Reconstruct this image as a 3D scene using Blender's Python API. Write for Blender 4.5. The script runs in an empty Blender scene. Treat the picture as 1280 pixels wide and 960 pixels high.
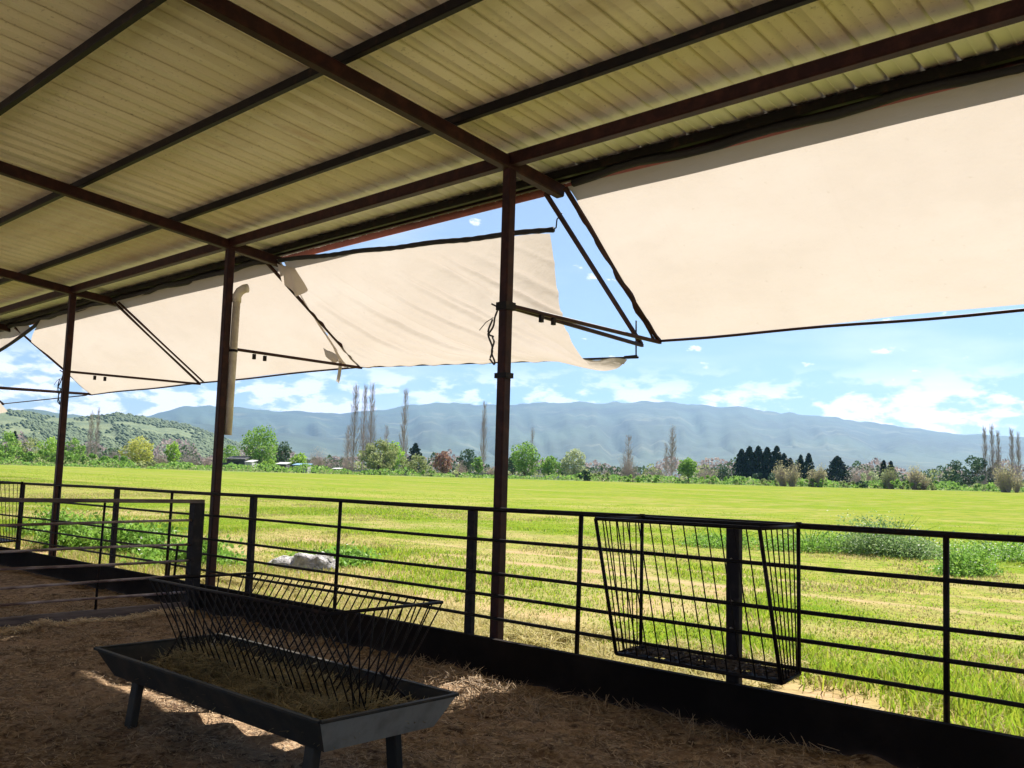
import bpy, math, random
import numpy as np
from mathutils import Vector, Matrix

random.seed(7)
RNG = np.random.default_rng(11)
sc = bpy.context.scene
col = sc.collection
R = math.radians

# ------------------------------------------------------------------ camera
YAW, PITCH, ROLL, FPX = .7489, .1061, .0274, 1153.7      # solved from the fence and roof lines
_f = Vector((-math.sin(YAW)*math.cos(PITCH), math.cos(YAW)*math.cos(PITCH), math.sin(PITCH)))
_r = Vector((math.cos(YAW), math.sin(YAW), 0)); _u = _r.cross(_f)
CR = math.cos(ROLL)*_r + math.sin(ROLL)*_u
CU = -math.sin(ROLL)*_r + math.cos(ROLL)*_u
cam_data = bpy.data.cameras.new('camera'); cam = bpy.data.objects.new('camera', cam_data); col.objects.link(cam)
cam.matrix_world = Matrix((CR, CU, -_f)).transposed().to_4x4()
cam_data.sensor_width = 36; cam_data.lens = FPX/1280*36
cam_data.clip_start = .05; cam_data.clip_end = 30000
sc.camera = cam

def bearing(px, py=600):
    """horizontal unit direction seen at a column of the photograph"""
    d = CR*((px-640)/FPX) + CU*(-(py-480)/FPX) + _f
    return Vector((d.x, d.y, 0)).normalized(), d

# ------------------------------------------------------------------ sky, sun, exposure
SUN_EL, SUN_AZ = R(51), R(11)           # azimuth to the left of +Y
SUN_STRENGTH, SKY_STRENGTH = 4.6, .037
world = bpy.data.worlds.new('World'); sc.world = world; world.use_nodes = True
wn, wl = world.node_tree.nodes, world.node_tree.links
wn.clear()
wo = wn.new('ShaderNodeOutputWorld'); bg = wn.new('ShaderNodeBackground')
sky = wn.new('ShaderNodeTexSky'); sky.sky_type = 'NISHITA'; sky.sun_disc = False
sky.sun_elevation = SUN_EL; sky.sun_rotation = -SUN_AZ
sky.altitude = 50; sky.air_density = 1.0; sky.dust_density = .15; sky.ozone_density = 3.4
bg.inputs[1].default_value = SKY_STRENGTH
tc = wn.new('ShaderNodeTexCoord')
sep = wn.new('ShaderNodeSeparateXYZ'); wl.new(tc.outputs['Generated'], sep.inputs[0])
def wmath(op, a, b=None, c=None):
    m = wn.new('ShaderNodeMath'); m.operation = op
    for i, v in enumerate((a, b, c)):
        if v is None: continue
        if isinstance(v, (int, float)): m.inputs[i].default_value = v
        else: wl.new(v, m.inputs[i])
    return m.outputs[0]
def wrange(v, a, b, c, d):
    m = wn.new('ShaderNodeMapRange'); m.interpolation_type = 'SMOOTHSTEP'
    wl.new(v, m.inputs[0])
    for i, x in enumerate((a, b, c, d)): m.inputs[i+1].default_value = x
    return m.outputs[0]
mp = wn.new('ShaderNodeMapping'); mp.inputs['Scale'].default_value = (1, 1, 2.6); wl.new(tc.outputs['Generated'], mp.inputs[0])
nz = wn.new('ShaderNodeTexNoise'); nz.inputs['Scale'].default_value = 24; nz.inputs['Detail'].default_value = 9; nz.inputs['Roughness'].default_value = .58
nz.inputs['Distortion'].default_value = .15
wl.new(mp.outputs[0], nz.inputs['Vector'])
mp2 = wn.new('ShaderNodeMapping'); mp2.inputs['Scale'].default_value = (1, 1, 5); mp2.inputs['Location'].default_value = (3.1, 1.7, .4); wl.new(tc.outputs['Generated'], mp2.inputs[0])
nz2 = wn.new('ShaderNodeTexNoise'); nz2.inputs['Scale'].default_value = 4.0; nz2.inputs['Detail'].default_value = 6; nz2.inputs['Roughness'].default_value = .5
wl.new(mp2.outputs[0], nz2.inputs['Vector'])
# cumulus banks low over the hills, thin streaks higher up
band = wmath('MULTIPLY', wrange(sep.outputs[2], .015, .05, .9, 1), wrange(sep.outputs[2], .085, .135, 1, 0))
cum = wmath('MULTIPLY', wrange(nz.outputs['Fac'], .44, .57, 0, 1), band)
few = wmath('MULTIPLY', wrange(nz.outputs['Fac'], .645, .72, 0, .8), wrange(sep.outputs[2], .15, .5, 1, 0))
streak = wmath('MULTIPLY', wrange(nz2.outputs['Fac'], .50, .80, 0, .35), wrange(sep.outputs[2], .05, .5, 1, .25))
cl = wmath('MINIMUM', wmath('ADD', wmath('ADD', wmath('MAXIMUM', cum, few), streak), .11), .95)
mx = wn.new('ShaderNodeMix'); mx.data_type = 'RGBA'
wl.new(cl, mx.inputs[0]); wl.new(sky.outputs[0], mx.inputs[6]); mx.inputs[7].default_value = (14.6, 13.8, 15.2, 1)
wl.new(mx.outputs[2], bg.inputs[0]); wl.new(bg.outputs[0], wo.inputs[0])

sl = bpy.data.lights.new('sun', 'SUN'); sl.energy = SUN_STRENGTH; sl.angle = R(.53); sl.color = (1, .95, .86)
so = bpy.data.objects.new('sun', sl); col.objects.link(so)
sd = Vector((-math.sin(SUN_AZ)*math.cos(SUN_EL), math.cos(SUN_AZ)*math.cos(SUN_EL), math.sin(SUN_EL)))
so.rotation_euler = sd.to_track_quat('Z', 'Y').to_euler(); so.location = sd*60

sc.view_settings.view_transform = 'Standard'; sc.view_settings.look = 'None'
sc.view_settings.gamma = 1; sc.view_settings.use_curve_mapping = False
sc.view_settings.exposure = 1.65
sc.render.engine = 'CYCLES'
cy = sc.cycles
cy.use_denoising = True; cy.denoiser = 'OPENIMAGEDENOISE'
cy.max_bounces = 8; cy.diffuse_bounces = 5; cy.transmission_bounces = 4; cy.volume_bounces = 1; cy.transparent_max_bounces = 8
cy.sample_clamp_indirect = 8; cy.caustics_reflective = False; cy.caustics_refractive = False

# ------------------------------------------------------------------ materials
def mat(name, color, rough=.7, metal=0, noise=None, color2=None, lo=.35, hi=.65, bump=None, trans=0, island=None, attr=None, spec=None, extra=None):
    """noise=(scale, detail); color2 is mixed in by it. bump=(scale, strength, distance). island=(colour, amount)"""
    m = bpy.data.materials.new(name); m.use_nodes = True
    n, l = m.node_tree.nodes, m.node_tree.links
    b = n['Principled BSDF']; out = n['Material Output']
    b.inputs['Roughness'].default_value = rough; b.inputs['Metallic'].default_value = metal
    if spec is not None: b.inputs['Specular IOR Level'].default_value = spec
    t = n.new('ShaderNodeTexCoord')
    rgb = n.new('ShaderNodeRGB'); rgb.outputs[0].default_value = (*color, 1)
    cur = rgb.outputs[0]
    def mix(fac, a, c2):
        x = n.new('ShaderNodeMix'); x.data_type = 'RGBA'
        if isinstance(fac, (int, float)): x.inputs[0].default_value = fac
        else: l.new(fac, x.inputs[0])
        l.new(a, x.inputs[6])
        if isinstance(c2, tuple): x.inputs[7].default_value = (*c2, 1)
        else: l.new(c2, x.inputs[7])
        return x.outputs[2]
    def nfac(scale, detail, lo_, hi_, stretch=None, rough_=.6):
        v = t.outputs['Object']
        if stretch:
            mm = n.new('ShaderNodeMapping'); mm.inputs['Scale'].default_value = stretch; l.new(v, mm.inputs[0]); v = mm.outputs[0]
        a = n.new('ShaderNodeTexNoise'); a.inputs['Scale'].default_value = scale; a.inputs['Detail'].default_value = detail
        a.inputs['Roughness'].default_value = rough_; l.new(v, a.inputs['Vector'])
        r = n.new('ShaderNodeMapRange'); r.inputs[1].default_value = lo_; r.inputs[2].default_value = hi_
        l.new(a.outputs['Fac'], r.inputs[0]); return r.outputs[0], a.outputs['Fac']
    if noise:
        f, _ = nfac(noise[0], noise[1], lo, hi, noise[2] if len(noise) > 2 else None)
        cur = mix(f, cur, color2)
    if island:
        g = n.new('ShaderNodeNewGeometry')
        r = n.new('ShaderNodeMapRange'); r.inputs[3].default_value = 0; r.inputs[4].default_value = island[1]
        l.new(g.outputs['Random Per Island'], r.inputs[0]); cur = mix(r.outputs[0], cur, island[0])
    if attr:
        a = n.new('ShaderNodeAttribute'); a.attribute_name = attr[0]
        cur = mix(a.outputs['Fac'], cur, attr[1])
    if extra: cur = extra(n, l, t, cur, mix, nfac)
    l.new(cur, b.inputs['Base Color'])
    if bump:
        _, raw = nfac(bump[0], 6, 0, 1, bump[3] if len(bump) > 3 else None)
        bp = n.new('ShaderNodeBump'); bp.inputs['Strength'].default_value = bump[1]; bp.inputs['Distance'].default_value = bump[2]
        l.new(raw, bp.inputs['Height']); l.new(bp.outputs[0], b.inputs['Normal'])
    if trans:
        tr = n.new('ShaderNodeBsdfTranslucent'); l.new(cur, tr.inputs[0])
        if bump: l.new(bp.outputs[0], tr.inputs[1])
        ms = n.new('ShaderNodeMixShader'); ms.inputs[0].default_value = trans
        l.new(b.outputs[0], ms.inputs[1]); l.new(tr.outputs[0], ms.inputs[2]); l.new(ms.outputs[0], out.inputs[0])
    return m

M = {}
M['steel'] = mat('red_brown_painted_steel', (.026, .0105, .011), .5, 0, (9, 6), (.060, .022, .017), .45, .75, bump=(40, .15, .004), spec=.12)
M['dark_steel'] = mat('black_brown_steel', (.010, .008, .009), .5, 0, (11, 6), (.05, .026, .018), .55, .8, bump=(60, .2, .003), spec=.12)
M['post'] = mat('weathered_black_post', (.020, .018, .021), .6, 0, (14, 6), (.055, .045, .04), .5, .8, bump=(40, .4, .004), spec=.06)
M['rail_glint'] = mat('glint_pink_grey_pipe', (.10, .055, .05), .42, 0, (6, 6, (3, .6, 3)), (.34, .27, .26), .42, .62, bump=(60, .2, .002))  # sun glint on the pen rails put into the pale pink-grey tone
M['red_trim'] = mat('faded_red_trim', (.42, .13, .09), .55, 0, (5, 6), (.26, .09, .07), .4, .7)
def roof_extra(n, l, t, cur, mix, nfac):
    f, _ = nfac(1.0, 7, .57, .78, (.28, 1.2, 1)); cur = mix(f, cur, (.58, .48, .34))     # brown water stains running across
    f, _ = nfac(3.2, 8, .58, .78, (1, .3, 1)); cur = mix(f, cur, (.62, .48, .33))
    f, _ = nfac(26, 4, .60, .78); cur = mix(f, cur, (.50, .43, .32))
    sx = n.new('ShaderNodeSeparateXYZ'); l.new(t.outputs['Object'], sx.inputs[0])
    a = n.new('ShaderNodeMapRange'); a.inputs[1].default_value = 5.70; a.inputs[2].default_value = 5.95; l.new(sx.outputs[1], a.inputs[0])
    return mix(a.outputs[0], cur, (.88, .87, .83))
M['roof'] = mat('yellowed_corrugated_sheet', (.90, .83, .66), .5, 0, (.8, 5, (1, .4, 1)), (.85, .76, .56), .3, .7, extra=roof_extra, bump=(30, .12, .003))
def cloth_extra(n, l, t, cur, mix, nfac):
    f, _ = nfac(2.2, 7, .55, .8, (.6, 1, 1)); cur = mix(f, cur, (.455, .40, .345))
    f, _ = nfac(14, 4, .66, .8); cur = mix(f, cur, (.40, .34, .28))
    sx = n.new('ShaderNodeSeparateXYZ'); l.new(t.outputs['Object'], sx.inputs[0])
    a = n.new('ShaderNodeMath'); a.operation = 'PINGPONG'; a.inputs[1].default_value = .78; l.new(sx.outputs[0], a.inputs[0])
    b_ = n.new('ShaderNodeMath'); b_.operation = 'LESS_THAN'; b_.inputs[1].default_value = .012; l.new(a.outputs[0], b_.inputs[0])
    c_ = n.new('ShaderNodeMath'); c_.operation = 'MULTIPLY'; c_.inputs[1].default_value = .05; l.new(b_.outputs[0], c_.inputs[0])
    return mix(c_.outputs[0], cur, (.42, .34, .28))
M['cloth'] = mat('cream_shade_cloth', (.495, .44, .385), .9, 0, (1.3, 6, (.5, 1, 1)), (.465, .405, .345), .35, .65, bump=(1.7, .5, .10, (.7, 1, 1)), trans=.41, spec=.05, extra=cloth_extra)
M['black_cloth'] = mat('rolled_black_net', (.012, .011, .012), .8, bump=(50, .5, .01))
M['pvc'] = mat('dusty_grey_pvc', (.60, .53, .44), .45, 0, (4, 5), (.33, .27, .21), .4, .65)
M['concrete'] = mat('near_black_kerb', (.010, .0075, .0065), .9, 0, (2.2, 7), (.022, .016, .013), .45, .8, bump=(18, .5, .012), spec=.06)  # near-black base with slightly lighter brown mottling
M['trough'] = mat('blue_grey_trough_paint', (.026, .026, .024), .6, 0, (5, 7), (.060, .048, .036), .45, .72, bump=(26, .25, .004), spec=.12)
M['trough_end_lit'] = mat('sky_lit_trough_end', (.24, .25, .235), .5, .1, (6, 7), (.12, .12, .115), .45, .75, bump=(26, .2, .004))  # end face painted lighter: sky light from the right put into its colour
M['rope'] = mat('frayed_dark_rope', (.05, .045, .04), .9)
M['board'] = mat('weathered_grey_board', (.17, .13, .115), .8, 0, (5, 6, (4, .4, 4)), (.07, .05, .045), .4, .65, bump=(30, .4, .004))
M['rock'] = mat('pale_limestone', (.46, .44, .45), .95, 0, (5, 9), (.20, .19, .17), .42, .66, bump=(9, 1, .12))
M['straw'] = mat('dry_straw', (.58, .41, .24), .75, island=((.10, .065, .04), .98), trans=.1)
M['hay'] = mat('old_hay', (.42, .32, .15), .8, island=((.12, .10, .05), .95), trans=.15)
M['drystraw'] = mat('bleached_grass', (.50, .40, .18), .8, island=((.30, .30, .08), .9), trans=.35)
M['sunstraw'] = mat('sun_strip_straw', (.80, .64, .42), .8, island=((.62, .45, .26), .9), trans=.1)  # pale tint carries the sunlit strip beside the pen
M['blade'] = mat('grass_blade', (.17, .30, .02), .6, island=((.34, .38, .04), .95), trans=.5, spec=.2)
M['weed'] = mat('weed_leaf', (.13, .28, .04), .6, island=((.26, .40, .07), .9), trans=.45, spec=.2)
M['weed_dark'] = mat('dark_shrub_leaf', (.12, .22, .07), .6, island=((.28, .38, .14), .9), trans=.4, spec=.2)
M['flower'] = mat('white_umbel', (.72, .74, .66), .8, trans=.3)
M['soil'] = mat('dark_droppings', (.045, .03, .02), .9)

def leafm(name, a, b, trans=.35): return mat(name, a, .65, island=(b, 1.0), trans=trans, spec=.15)
M['green'] = leafm('spring_green_leaf', (.13, .27, .05), (.26, .40, .08))
M['bright'] = leafm('bright_leaf', (.22, .40, .05), (.34, .48, .08))
M['darkgreen'] = leafm('dark_leaf', (.045, .09, .045), (.09, .15, .065), .2)
M['conifer'] = leafm('conifer_needle', (.014, .034, .028), (.028, .055, .036), .12)
M['olive'] = leafm('olive_leaf', (.19, .25, .09), (.34, .36, .15))
M['yellowgreen'] = leafm('yellow_catkin', (.40, .44, .08), (.50, .48, .14))
M['pale'] = leafm('pale_leaf', (.27, .35, .17), (.42, .44, .26))
M['reed'] = leafm('reed_leaf', (.34, .34, .16), (.52, .45, .27))
M['pinktwig'] = leafm('pink_bud', (.42, .30, .25), (.52, .41, .34))
M['redbud'] = leafm('red_blossom', (.30, .14, .12), (.25, .17, .10))
M['purpletwig'] = leafm('grey_purple_twig', (.24, .20, .21), (.36, .29, .27))
M['twig'] = mat('grey_bark', (.34, .28, .25), .85)
M['bark'] = mat('brown_bark', (.11, .08, .06), .9)

# ------------------------------------------------------------------ mesh helpers
class MB:
    def __init__(s): s.v = []; s.f = []
    def add(s, vs, fs):
        k = len(s.v); s.v += [tuple(v) for v in vs]; s.f += [tuple(i+k for i in f) for f in fs]; return s
    def box(s, x0, x1, y0, y1, z0, z1):
        vs = [(x, y, z) for z in (z0, z1) for y in (y0, y1) for x in (x0, x1)]
        return s.add(vs, [(0, 2, 3, 1), (4, 5, 7, 6), (0, 1, 5, 4), (2, 6, 7, 3), (0, 4, 6, 2), (1, 3, 7, 5)])
    def bar(s, a, b, w, h, up=(0, 0, 1)):
        a, b = Vector(a), Vector(b); d = (b-a).normalized(); up = Vector(up)
        if abs(d.dot(up)) > .97: up = Vector((0, 1, 0))
        x = d.cross(up).normalized(); y = x.cross(d)
        vs = []; bev = min(w, h)*.12
        prof = [(-w/2+bev, -h/2), (w/2-bev, -h/2), (w/2, -h/2+bev), (w/2, h/2-bev), (w/2-bev, h/2), (-w/2+bev, h/2), (-w/2, h/2-bev), (-w/2, -h/2+bev)]
        for p in (a, b): vs += [p+x*i+y*j for i, j in prof]
        fs = [(i, (i+1) % 8, 8+(i+1) % 8, 8+i) for i in range(8)]
        return s.add(vs, fs+[tuple(range(7, -1, -1)), tuple(range(8, 16))])
    def tube(s, pts, rad, n=8, cap=True):
        pts = [Vector(p) for p in pts]; m = len(pts)
        rads = rad if isinstance(rad, (list, tuple)) else [rad]*m
        vs = []; ref = None
        for i, p in enumerate(pts):
            d = (pts[min(i+1, m-1)]-pts[max(i-1, 0)]).normalized()
            if ref is None:
                ref = Vector((0, 0, 1)) if abs(d.z) < .9 else Vector((0, 1, 0))
            x = d.cross(ref)
            if x.length < 1e-4: x = d.cross(Vector((1, 0, 0)))
            x.normalize(); y = x.cross(d); ref = -y if False else ref
            for k in range(n):
                a = 2*math.pi*k/n; vs.append(p+(x*math.cos(a)+y*math.sin(a))*rads[i])
        fs = [(i*n+k, i*n+(k+1) % n, (i+1)*n+(k+1) % n, (i+1)*n+k) for i in range(m-1) for k in range(n)]
        if cap: fs += [tuple(range(n-1, -1, -1)), tuple((m-1)*n+k for k in range(n))]
        return s.add(vs, fs)
    def build(s, name, m, parent=None, smooth=False, origin=None):
        me = bpy.data.meshes.new(name); ob = bpy.data.objects.new(name, me); col.objects.link(ob)
        org = Vector((0, 0, 0))
        if parent is not None: org = parent['_o'] if False else WORLD[parent.name]
        elif origin is not None: org = Vector(origin)
        me.from_pydata([tuple(Vector(v)-org) for v in s.v], [], s.f); me.update()
        me.materials.append(m)
        if smooth: me.polygons.foreach_set('use_smooth', [True]*len(me.polygons))
        if parent is not None: ob.parent = parent
        else: ob.location = org
        WORLD[ob.name] = org
        return ob
WORLD = {}
def npmesh(name, V, F, m, parent=None, origin=(0, 0, 0), smooth=False):
    """fast mesh from numpy arrays (F all of one size)"""
    org = WORLD[parent.name] if parent is not None else Vector(origin)
    V = np.asarray(V, dtype=np.float32)-np.array(org, dtype=np.float32); F = np.asarray(F, dtype=np.int32); k = F.shape[1]
    me = bpy.data.meshes.new(name); me.vertices.add(len(V)); me.vertices.foreach_set('co', V.ravel())
    me.loops.add(F.size); me.loops.foreach_set('vertex_index', F.ravel())
    me.polygons.add(len(F)); me.polygons.foreach_set('loop_start', np.arange(0, F.size, k, dtype=np.int32))
    me.polygons.foreach_set('loop_total', np.full(len(F), k, dtype=np.int32))
    if smooth: me.polygons.foreach_set('use_smooth', np.ones(len(F), dtype=bool))
    me.update(calc_edges=True); me.validate()
    me.materials.append(m)
    ob = bpy.data.objects.new(name, me); col.objects.link(ob)
    if parent is not None: ob.parent = parent
    else: ob.location = org
    WORLD[ob.name] = org
    return ob
def thing(name, label, cat, loc, group=None):
    o = bpy.data.objects.new(name, None); col.objects.link(o); o.location = loc; o.empty_display_size = .2
    WORLD[o.name] = Vector(loc); return tag(o, label, cat, group)
def tag(o, label, cat, group=None, kind=None):
    o['label'] = label; o['category'] = cat
    if group: o['group'] = group
    if kind: o['kind'] = kind
    return o
def struct(o, label=None):
    o['kind'] = 'structure'
    if label: o['label'] = label
    return o

# value noise in numpy
_perm = RNG.random((256, 256))
def vnoise(x, y, s):
    x = np.asarray(x, float)/s+97.3; y = np.asarray(y, float)/s+51.7
    xi = np.floor(x).astype(int); yi = np.floor(y).astype(int); fx = x-xi; fy = y-yi
    fx = fx*fx*(3-2*fx); fy = fy*fy*(3-2*fy)
    g = lambda a, b: _perm[a % 256, b % 256]
    return (g(xi, yi)*(1-fx)+g(xi+1, yi)*fx)*(1-fy)+(g(xi, yi+1)*(1-fx)+g(xi+1, yi+1)*fx)*fy
def fbm(x, y, s, o=4, rough=.5):
    t = 0; a = 1; w = 0
    for k in range(o): t = t+a*vnoise(x+k*13.1, y-k*7.7, s); w += a; a *= rough; s /= 2.03
    return t/w
def sstep(a, b, x): t = np.clip((x-a)/(b-a), 0, 1); return t*t*(3-2*t)

# ------------------------------------------------------------------ terrain
FLOOR = -1.6
def ground_z(x, y):
    r = np.hypot(x, y)
    z = -1.5 + 2.1*np.clip((r-12)/140, 0, 1)**1.15 + 1.5*sstep(150, 330, r)*1.3 + 0*r
    near = sstep(60, 20, r)
    z = z + near*(.10*(fbm(x, y, 5)-.5)) + .03*(fbm(x, y, .9)-.5)*sstep(80, 30, r)
    return z
def dirt_mask(x, y):
    """1 = bare peach soil, 0 = grass"""
    n1 = fbm(x, y, 3.4, 4); n2 = fbm(x+40, y+9, 1.1, 3)
    d = sstep(7.6, 5.9, y)*.55 + sstep(.50, .68, n1)*.5*sstep(26, 12, y) + (n2-.5)*.9
    # two wheel ruts running along the shed, pale earth
    wob = .35*(fbm(x, x*0+3, 6)-.5)
    for yc, w in ((12.9, .24), (14.6, .22)):
        yy = yc + .12*(x+4) + wob
        yy = np.where(x < -7, yc-.36+wob+.02*(x+7), yy)
        d = d + .95*np.exp(-((y-yy)/(w*.7))**2)*sstep(-26, -7, x)*(.45+.9*n1)
    d = d + .10*np.exp(-((x+11)/4.5)**2-((y-13.4)/1.1)**2) + .5*np.exp(-((x+9.5)/2.6)**2-((y-7.6)/.9)**2)
    d = d + .55*np.exp(-((x+7.0)/2.4)**2-((y-7.3)/.8)**2)*(.4+n1) + .5*np.exp(-((x+5.2)/1.4)**2-((y-9.6)/.6)**2)
    d = d + .45*np.exp(-((x+3.4)/1.5)**2-((y-6.6)/.7)**2) + .5*np.exp(-((x+15)/3)**2-((y-9.3)/1.0)**2)
    return np.clip(d, 0, 1)
def dry_mask(x, y):
    return np.clip(sstep(.42, .58, fbm(x-8, y+30, 5.0, 4))*sstep(60, 15, y)+.8*dirt_mask(x, y)+.35*sstep(9, 30, y)*fbm(x, y*2, 2, 3), 0, 1)

def grid_mesh(name, X, Y, zf, m, attrs=()):
    n0, n1 = X.shape
    V = np.stack([X, Y, zf(X, Y)], -1).reshape(-1, 3)
    i = np.arange(n0-1)[:, None]*n1+np.arange(n1-1)[None]
    F = np.stack([i, i+n1, i+n1+1, i+1], -1).reshape(-1, 4)
    ob = npmesh(name, V, F, m, smooth=True)
    for an, fn in attrs:
        a = ob.data.attributes.new(an, 'FLOAT', 'POINT'); a.data.foreach_set('value', fn(X, Y).reshape(-1).astype(np.float32))
    return ob
def field_extra(n, l, t, cur, mix, nfac):
    f, _ = nfac(.05, 8, .40, .62, (1, 1.6, 1)); cur = mix(f, cur, (.155, .20, .022))
    f, _ = nfac(.17, 7, .50, .64, (.6, 1.5, 1)); cur = mix(f, cur, (.21, .205, .05))
    f, _ = nfac(1.4, 8, .45, .70); cur = mix(f, cur, (.078, .15, .014))
    f, _ = nfac(9, 6, .52, .75); cur = mix(f, cur, (.19, .205, .02))
    a = n.new('ShaderNodeAttribute'); a.attribute_name = 'dry'
    f, _ = nfac(3.0, 6, .35, .7); mm = n.new('ShaderNodeMath'); mm.operation = 'MULTIPLY'
    l.new(a.outputs['Fac'], mm.inputs[0]); l.new(f, mm.inputs[1]); cur = mix(mm.outputs[0], cur, (.30, .26, .085))
    a = n.new('ShaderNodeAttribute'); a.attribute_name = 'rough'; f, _ = nfac(.25, 8, .35, .65); q = mix(f, mix(1.0, cur, (.10, .16, .045)), (.20, .22, .11)); cur = mix(a.outputs['Fac'], cur, q)
    a = n.new('ShaderNodeAttribute'); a.attribute_name = 'dirt'
    f1, _ = nfac(5, 7, .40, .66); f2, _ = nfac(.8, 6, .40, .62); q = mix(1.0, cur, (.37, .25, .155)); q = mix(f1, q, (.27, .19, .10)); q = mix(f2, q, (.30, .25, .12))
    return mix(a.outputs['Fac'], cur, q)
M['field'] = mat('field_ground', (.125, .19, .016), .9, extra=field_extra, bump=(6, .9, .06), spec=0)

xs = np.concatenate([-np.geomspace(7000, 40, 40), np.linspace(-39, 4, 420), np.geomspace(4.4, 7000, 46)])
ys = np.concatenate([np.linspace(5.72, 24, 180), np.geomspace(24.3, 420, 120), np.geomspace(440, 7000, 30)])
X, Y = np.meshgrid(xs, ys, indexing='ij')
gz = lambda x, y: ground_z(x, y)
field = struct(grid_mesh('ground', X, Y, gz, M['field'], (('dirt', dirt_mask), ('dry', dry_mask), ('rough', lambda x, y: sstep(147, 151, np.hypot(x, y))))))

# bedding floor of the shed
def floor_z(x, y):
    return FLOOR + .05*(fbm(x, y, .9, 4)-.5) + .085*(fbm(x+9, y, .20, 3)-.5) + .04*np.exp(-((y-5.2)/.25)**2)*fbm(x, y, .6)
def floor_extra(n, l, t, cur, mix, nfac):
    f, _ = nfac(2.2, 8, .42, .62); cur = mix(f, cur, (.15, .09, .048)); f, _ = nfac(9, 7, .50, .62); cur = mix(f, cur, (.085, .05, .03))
    f, _ = nfac(22, 6, .45, .7); return mix(f, cur, (.46, .32, .19))
M['floor'] = mat('trodden_straw_floor', (.33, .215, .13), .9, extra=floor_extra, bump=(24, 1, .05), spec=.1)
X, Y = np.meshgrid(np.concatenate([np.linspace(-45, -13, 60), np.linspace(-12.8, 3, 300), np.linspace(3.4, 14, 20)]), np.concatenate([np.linspace(-9, 1.4, 30), np.linspace(1.5, 5.66, 110)]), indexing='ij')
struct(grid_mesh('shed_floor', X, Y, floor_z, M['floor']), 'trodden brown straw bedding floor of the cattle shed')
X, Y = np.meshgrid(np.linspace(-7000, 7000, 9), np.array([-7000, -3000, -300, -40, -9.0]), indexing='ij')
M['yard'] = mat('lightened_yard_earth', (.50, .43, .34), .95, 0, (.4, 8), (.38, .30, .22), bump=(3, .6, .05))  # earth lightened so the unseen yard bounces light under the roof
struct(grid_mesh('yard', X, Y, lambda x, y: x*0-1.62, M['yard']), 'bare brown yard behind the shed')
for nm, xa, xb in (('yard', -7000, -45), ('yard', 14, 7000)):
    X, Y = np.meshgrid(np.linspace(xa, xb, 6), np.linspace(-8.99, 5.71, 4), indexing='ij')
    struct(grid_mesh(nm, X, Y, lambda x, y: x*0-1.61, M['yard']), 'bare brown yard beside the shed')

# ------------------------------------------------------------------ hills
def profile(pts):
    px = np.array([p[0] for p in pts], float); py = np.array([p[1] for p in pts], float)
    return lambda x: np.interp(x, px, py)
def hill_mesh(name, prof, r_crest, r_foot, x0, x1, nx, m, rough, label, back=1.35):
    P = np.linspace(x0, x1, nx); V = []; rows = 52
    for i, px in enumerate(P):
        y = prof(px)
        b, d = bearing(px, y)
        h = d.z/math.hypot(d.x, d.y)*r_crest        # height of the crest
        for j in range(rows):
            t = j/(rows-6)
            if t <= 1:
                r = r_foot+(r_crest-r_foot)*t; s = t**1.25
                a = px*.021
                n1 = .5-abs(2*fbm(np.array([px+t*40]), np.array([t*46.]), 42, 5, .55)[0]-1)*2.2
                z = 3+(h-3)*s + rough*h*n1*math.sin(math.pi*min(t, .97))*1.1
            else:
                r = r_crest*(1+(back-1)*(t-1)*5); z = h*(1-(t-1)*3)
            if j == rows-6: z += h*.035*(fbm(np.array([px]), np.array([5.]), 14, 5, .6)[0]-.5)*2
            V.append((b.x*r, b.y*r, z))
    i = np.arange(nx-1)[:, None]*rows+np.arange(rows-1)[None]
    F = np.stack([i, i+1, i+rows+1, i+rows], -1).reshape(-1, 4)
    ob = npmesh(name, V, F, m, smooth=True); struct(ob, label)
    return np.array(V).reshape(nx, rows, 3)
def hills_extra_far(n, l, t, cur, mix, nfac):
    f, _ = nfac(.0016, 9, .44, .58); cur = mix(f, cur, (.018, .034, .022))
    f, _ = nfac(.0045, 7, .56, .68); return mix(f, cur, (.075, .09, .055))
M['hill_far'] = mat('wooded_mountain', (.035, .062, .038), .95, extra=hills_extra_far, bump=(.02, .6, 12))
def hills_extra_near(n, l, t, cur, mix, nfac):
    f, _ = nfac(.018, 8, .42, .62); cur = mix(f, cur, (.12, .145, .06))
    return cur
M['hill_near'] = mat('scrub_hill', (.07, .10, .04), .95, extra=hills_extra_near, bump=(.04, 1, 6))
main = profile([(-300, 540), (-60, 530), (0, 525), (80, 522), (140, 519), (185, 520), (200, 515), (225, 508.5), (262, 508), (300, 510), (350, 514), (430, 517), (470, 513), (500, 508), (545, 504.5), (600, 506), (640, 506.5), (690, 504), (750, 503.5), (805, 503), (860, 505), (900, 508), (927, 507), (950, 513), (1000, 518), (1060, 524), (1120, 533), (1180, 540), (1230, 544), (1280, 545), (1400, 553), (1600, 566), (1900, 580)])
hill_mesh('mountain_range', main, 5200, 1900, -300, 1900, 420, M['hill_far'], .085, 'long blue wooded mountain range under low clouds')
mid = profile([(-400, 520), (-60, 516), (20, 512), (50, 513), (100, 519), (170, 524), (250, 530), (400, 546), (560, 556), (700, 568), (820, 560), (960, 556), (1100, 566), (1250, 580), (1500, 592)])
hill_mesh('foothills', mid, 3300, 1500, -400, 1500, 260, M['hill_far'], .085, 'lower wooded foothills in front of the mountain range')
nearp = profile([(-400, 505), (-40, 511), (0, 512), (25, 514), (60, 521), (100, 522), (145, 517), (190, 523), (235, 531), (262, 541), (300, 556), (360, 576), (420, 592)])
NH = hill_mesh('scrub_hill', nearp, 1250, 560, -400, 420, 200, M['hill_near'], .05, 'near green hill dotted with scrub oaks at far left')
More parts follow.
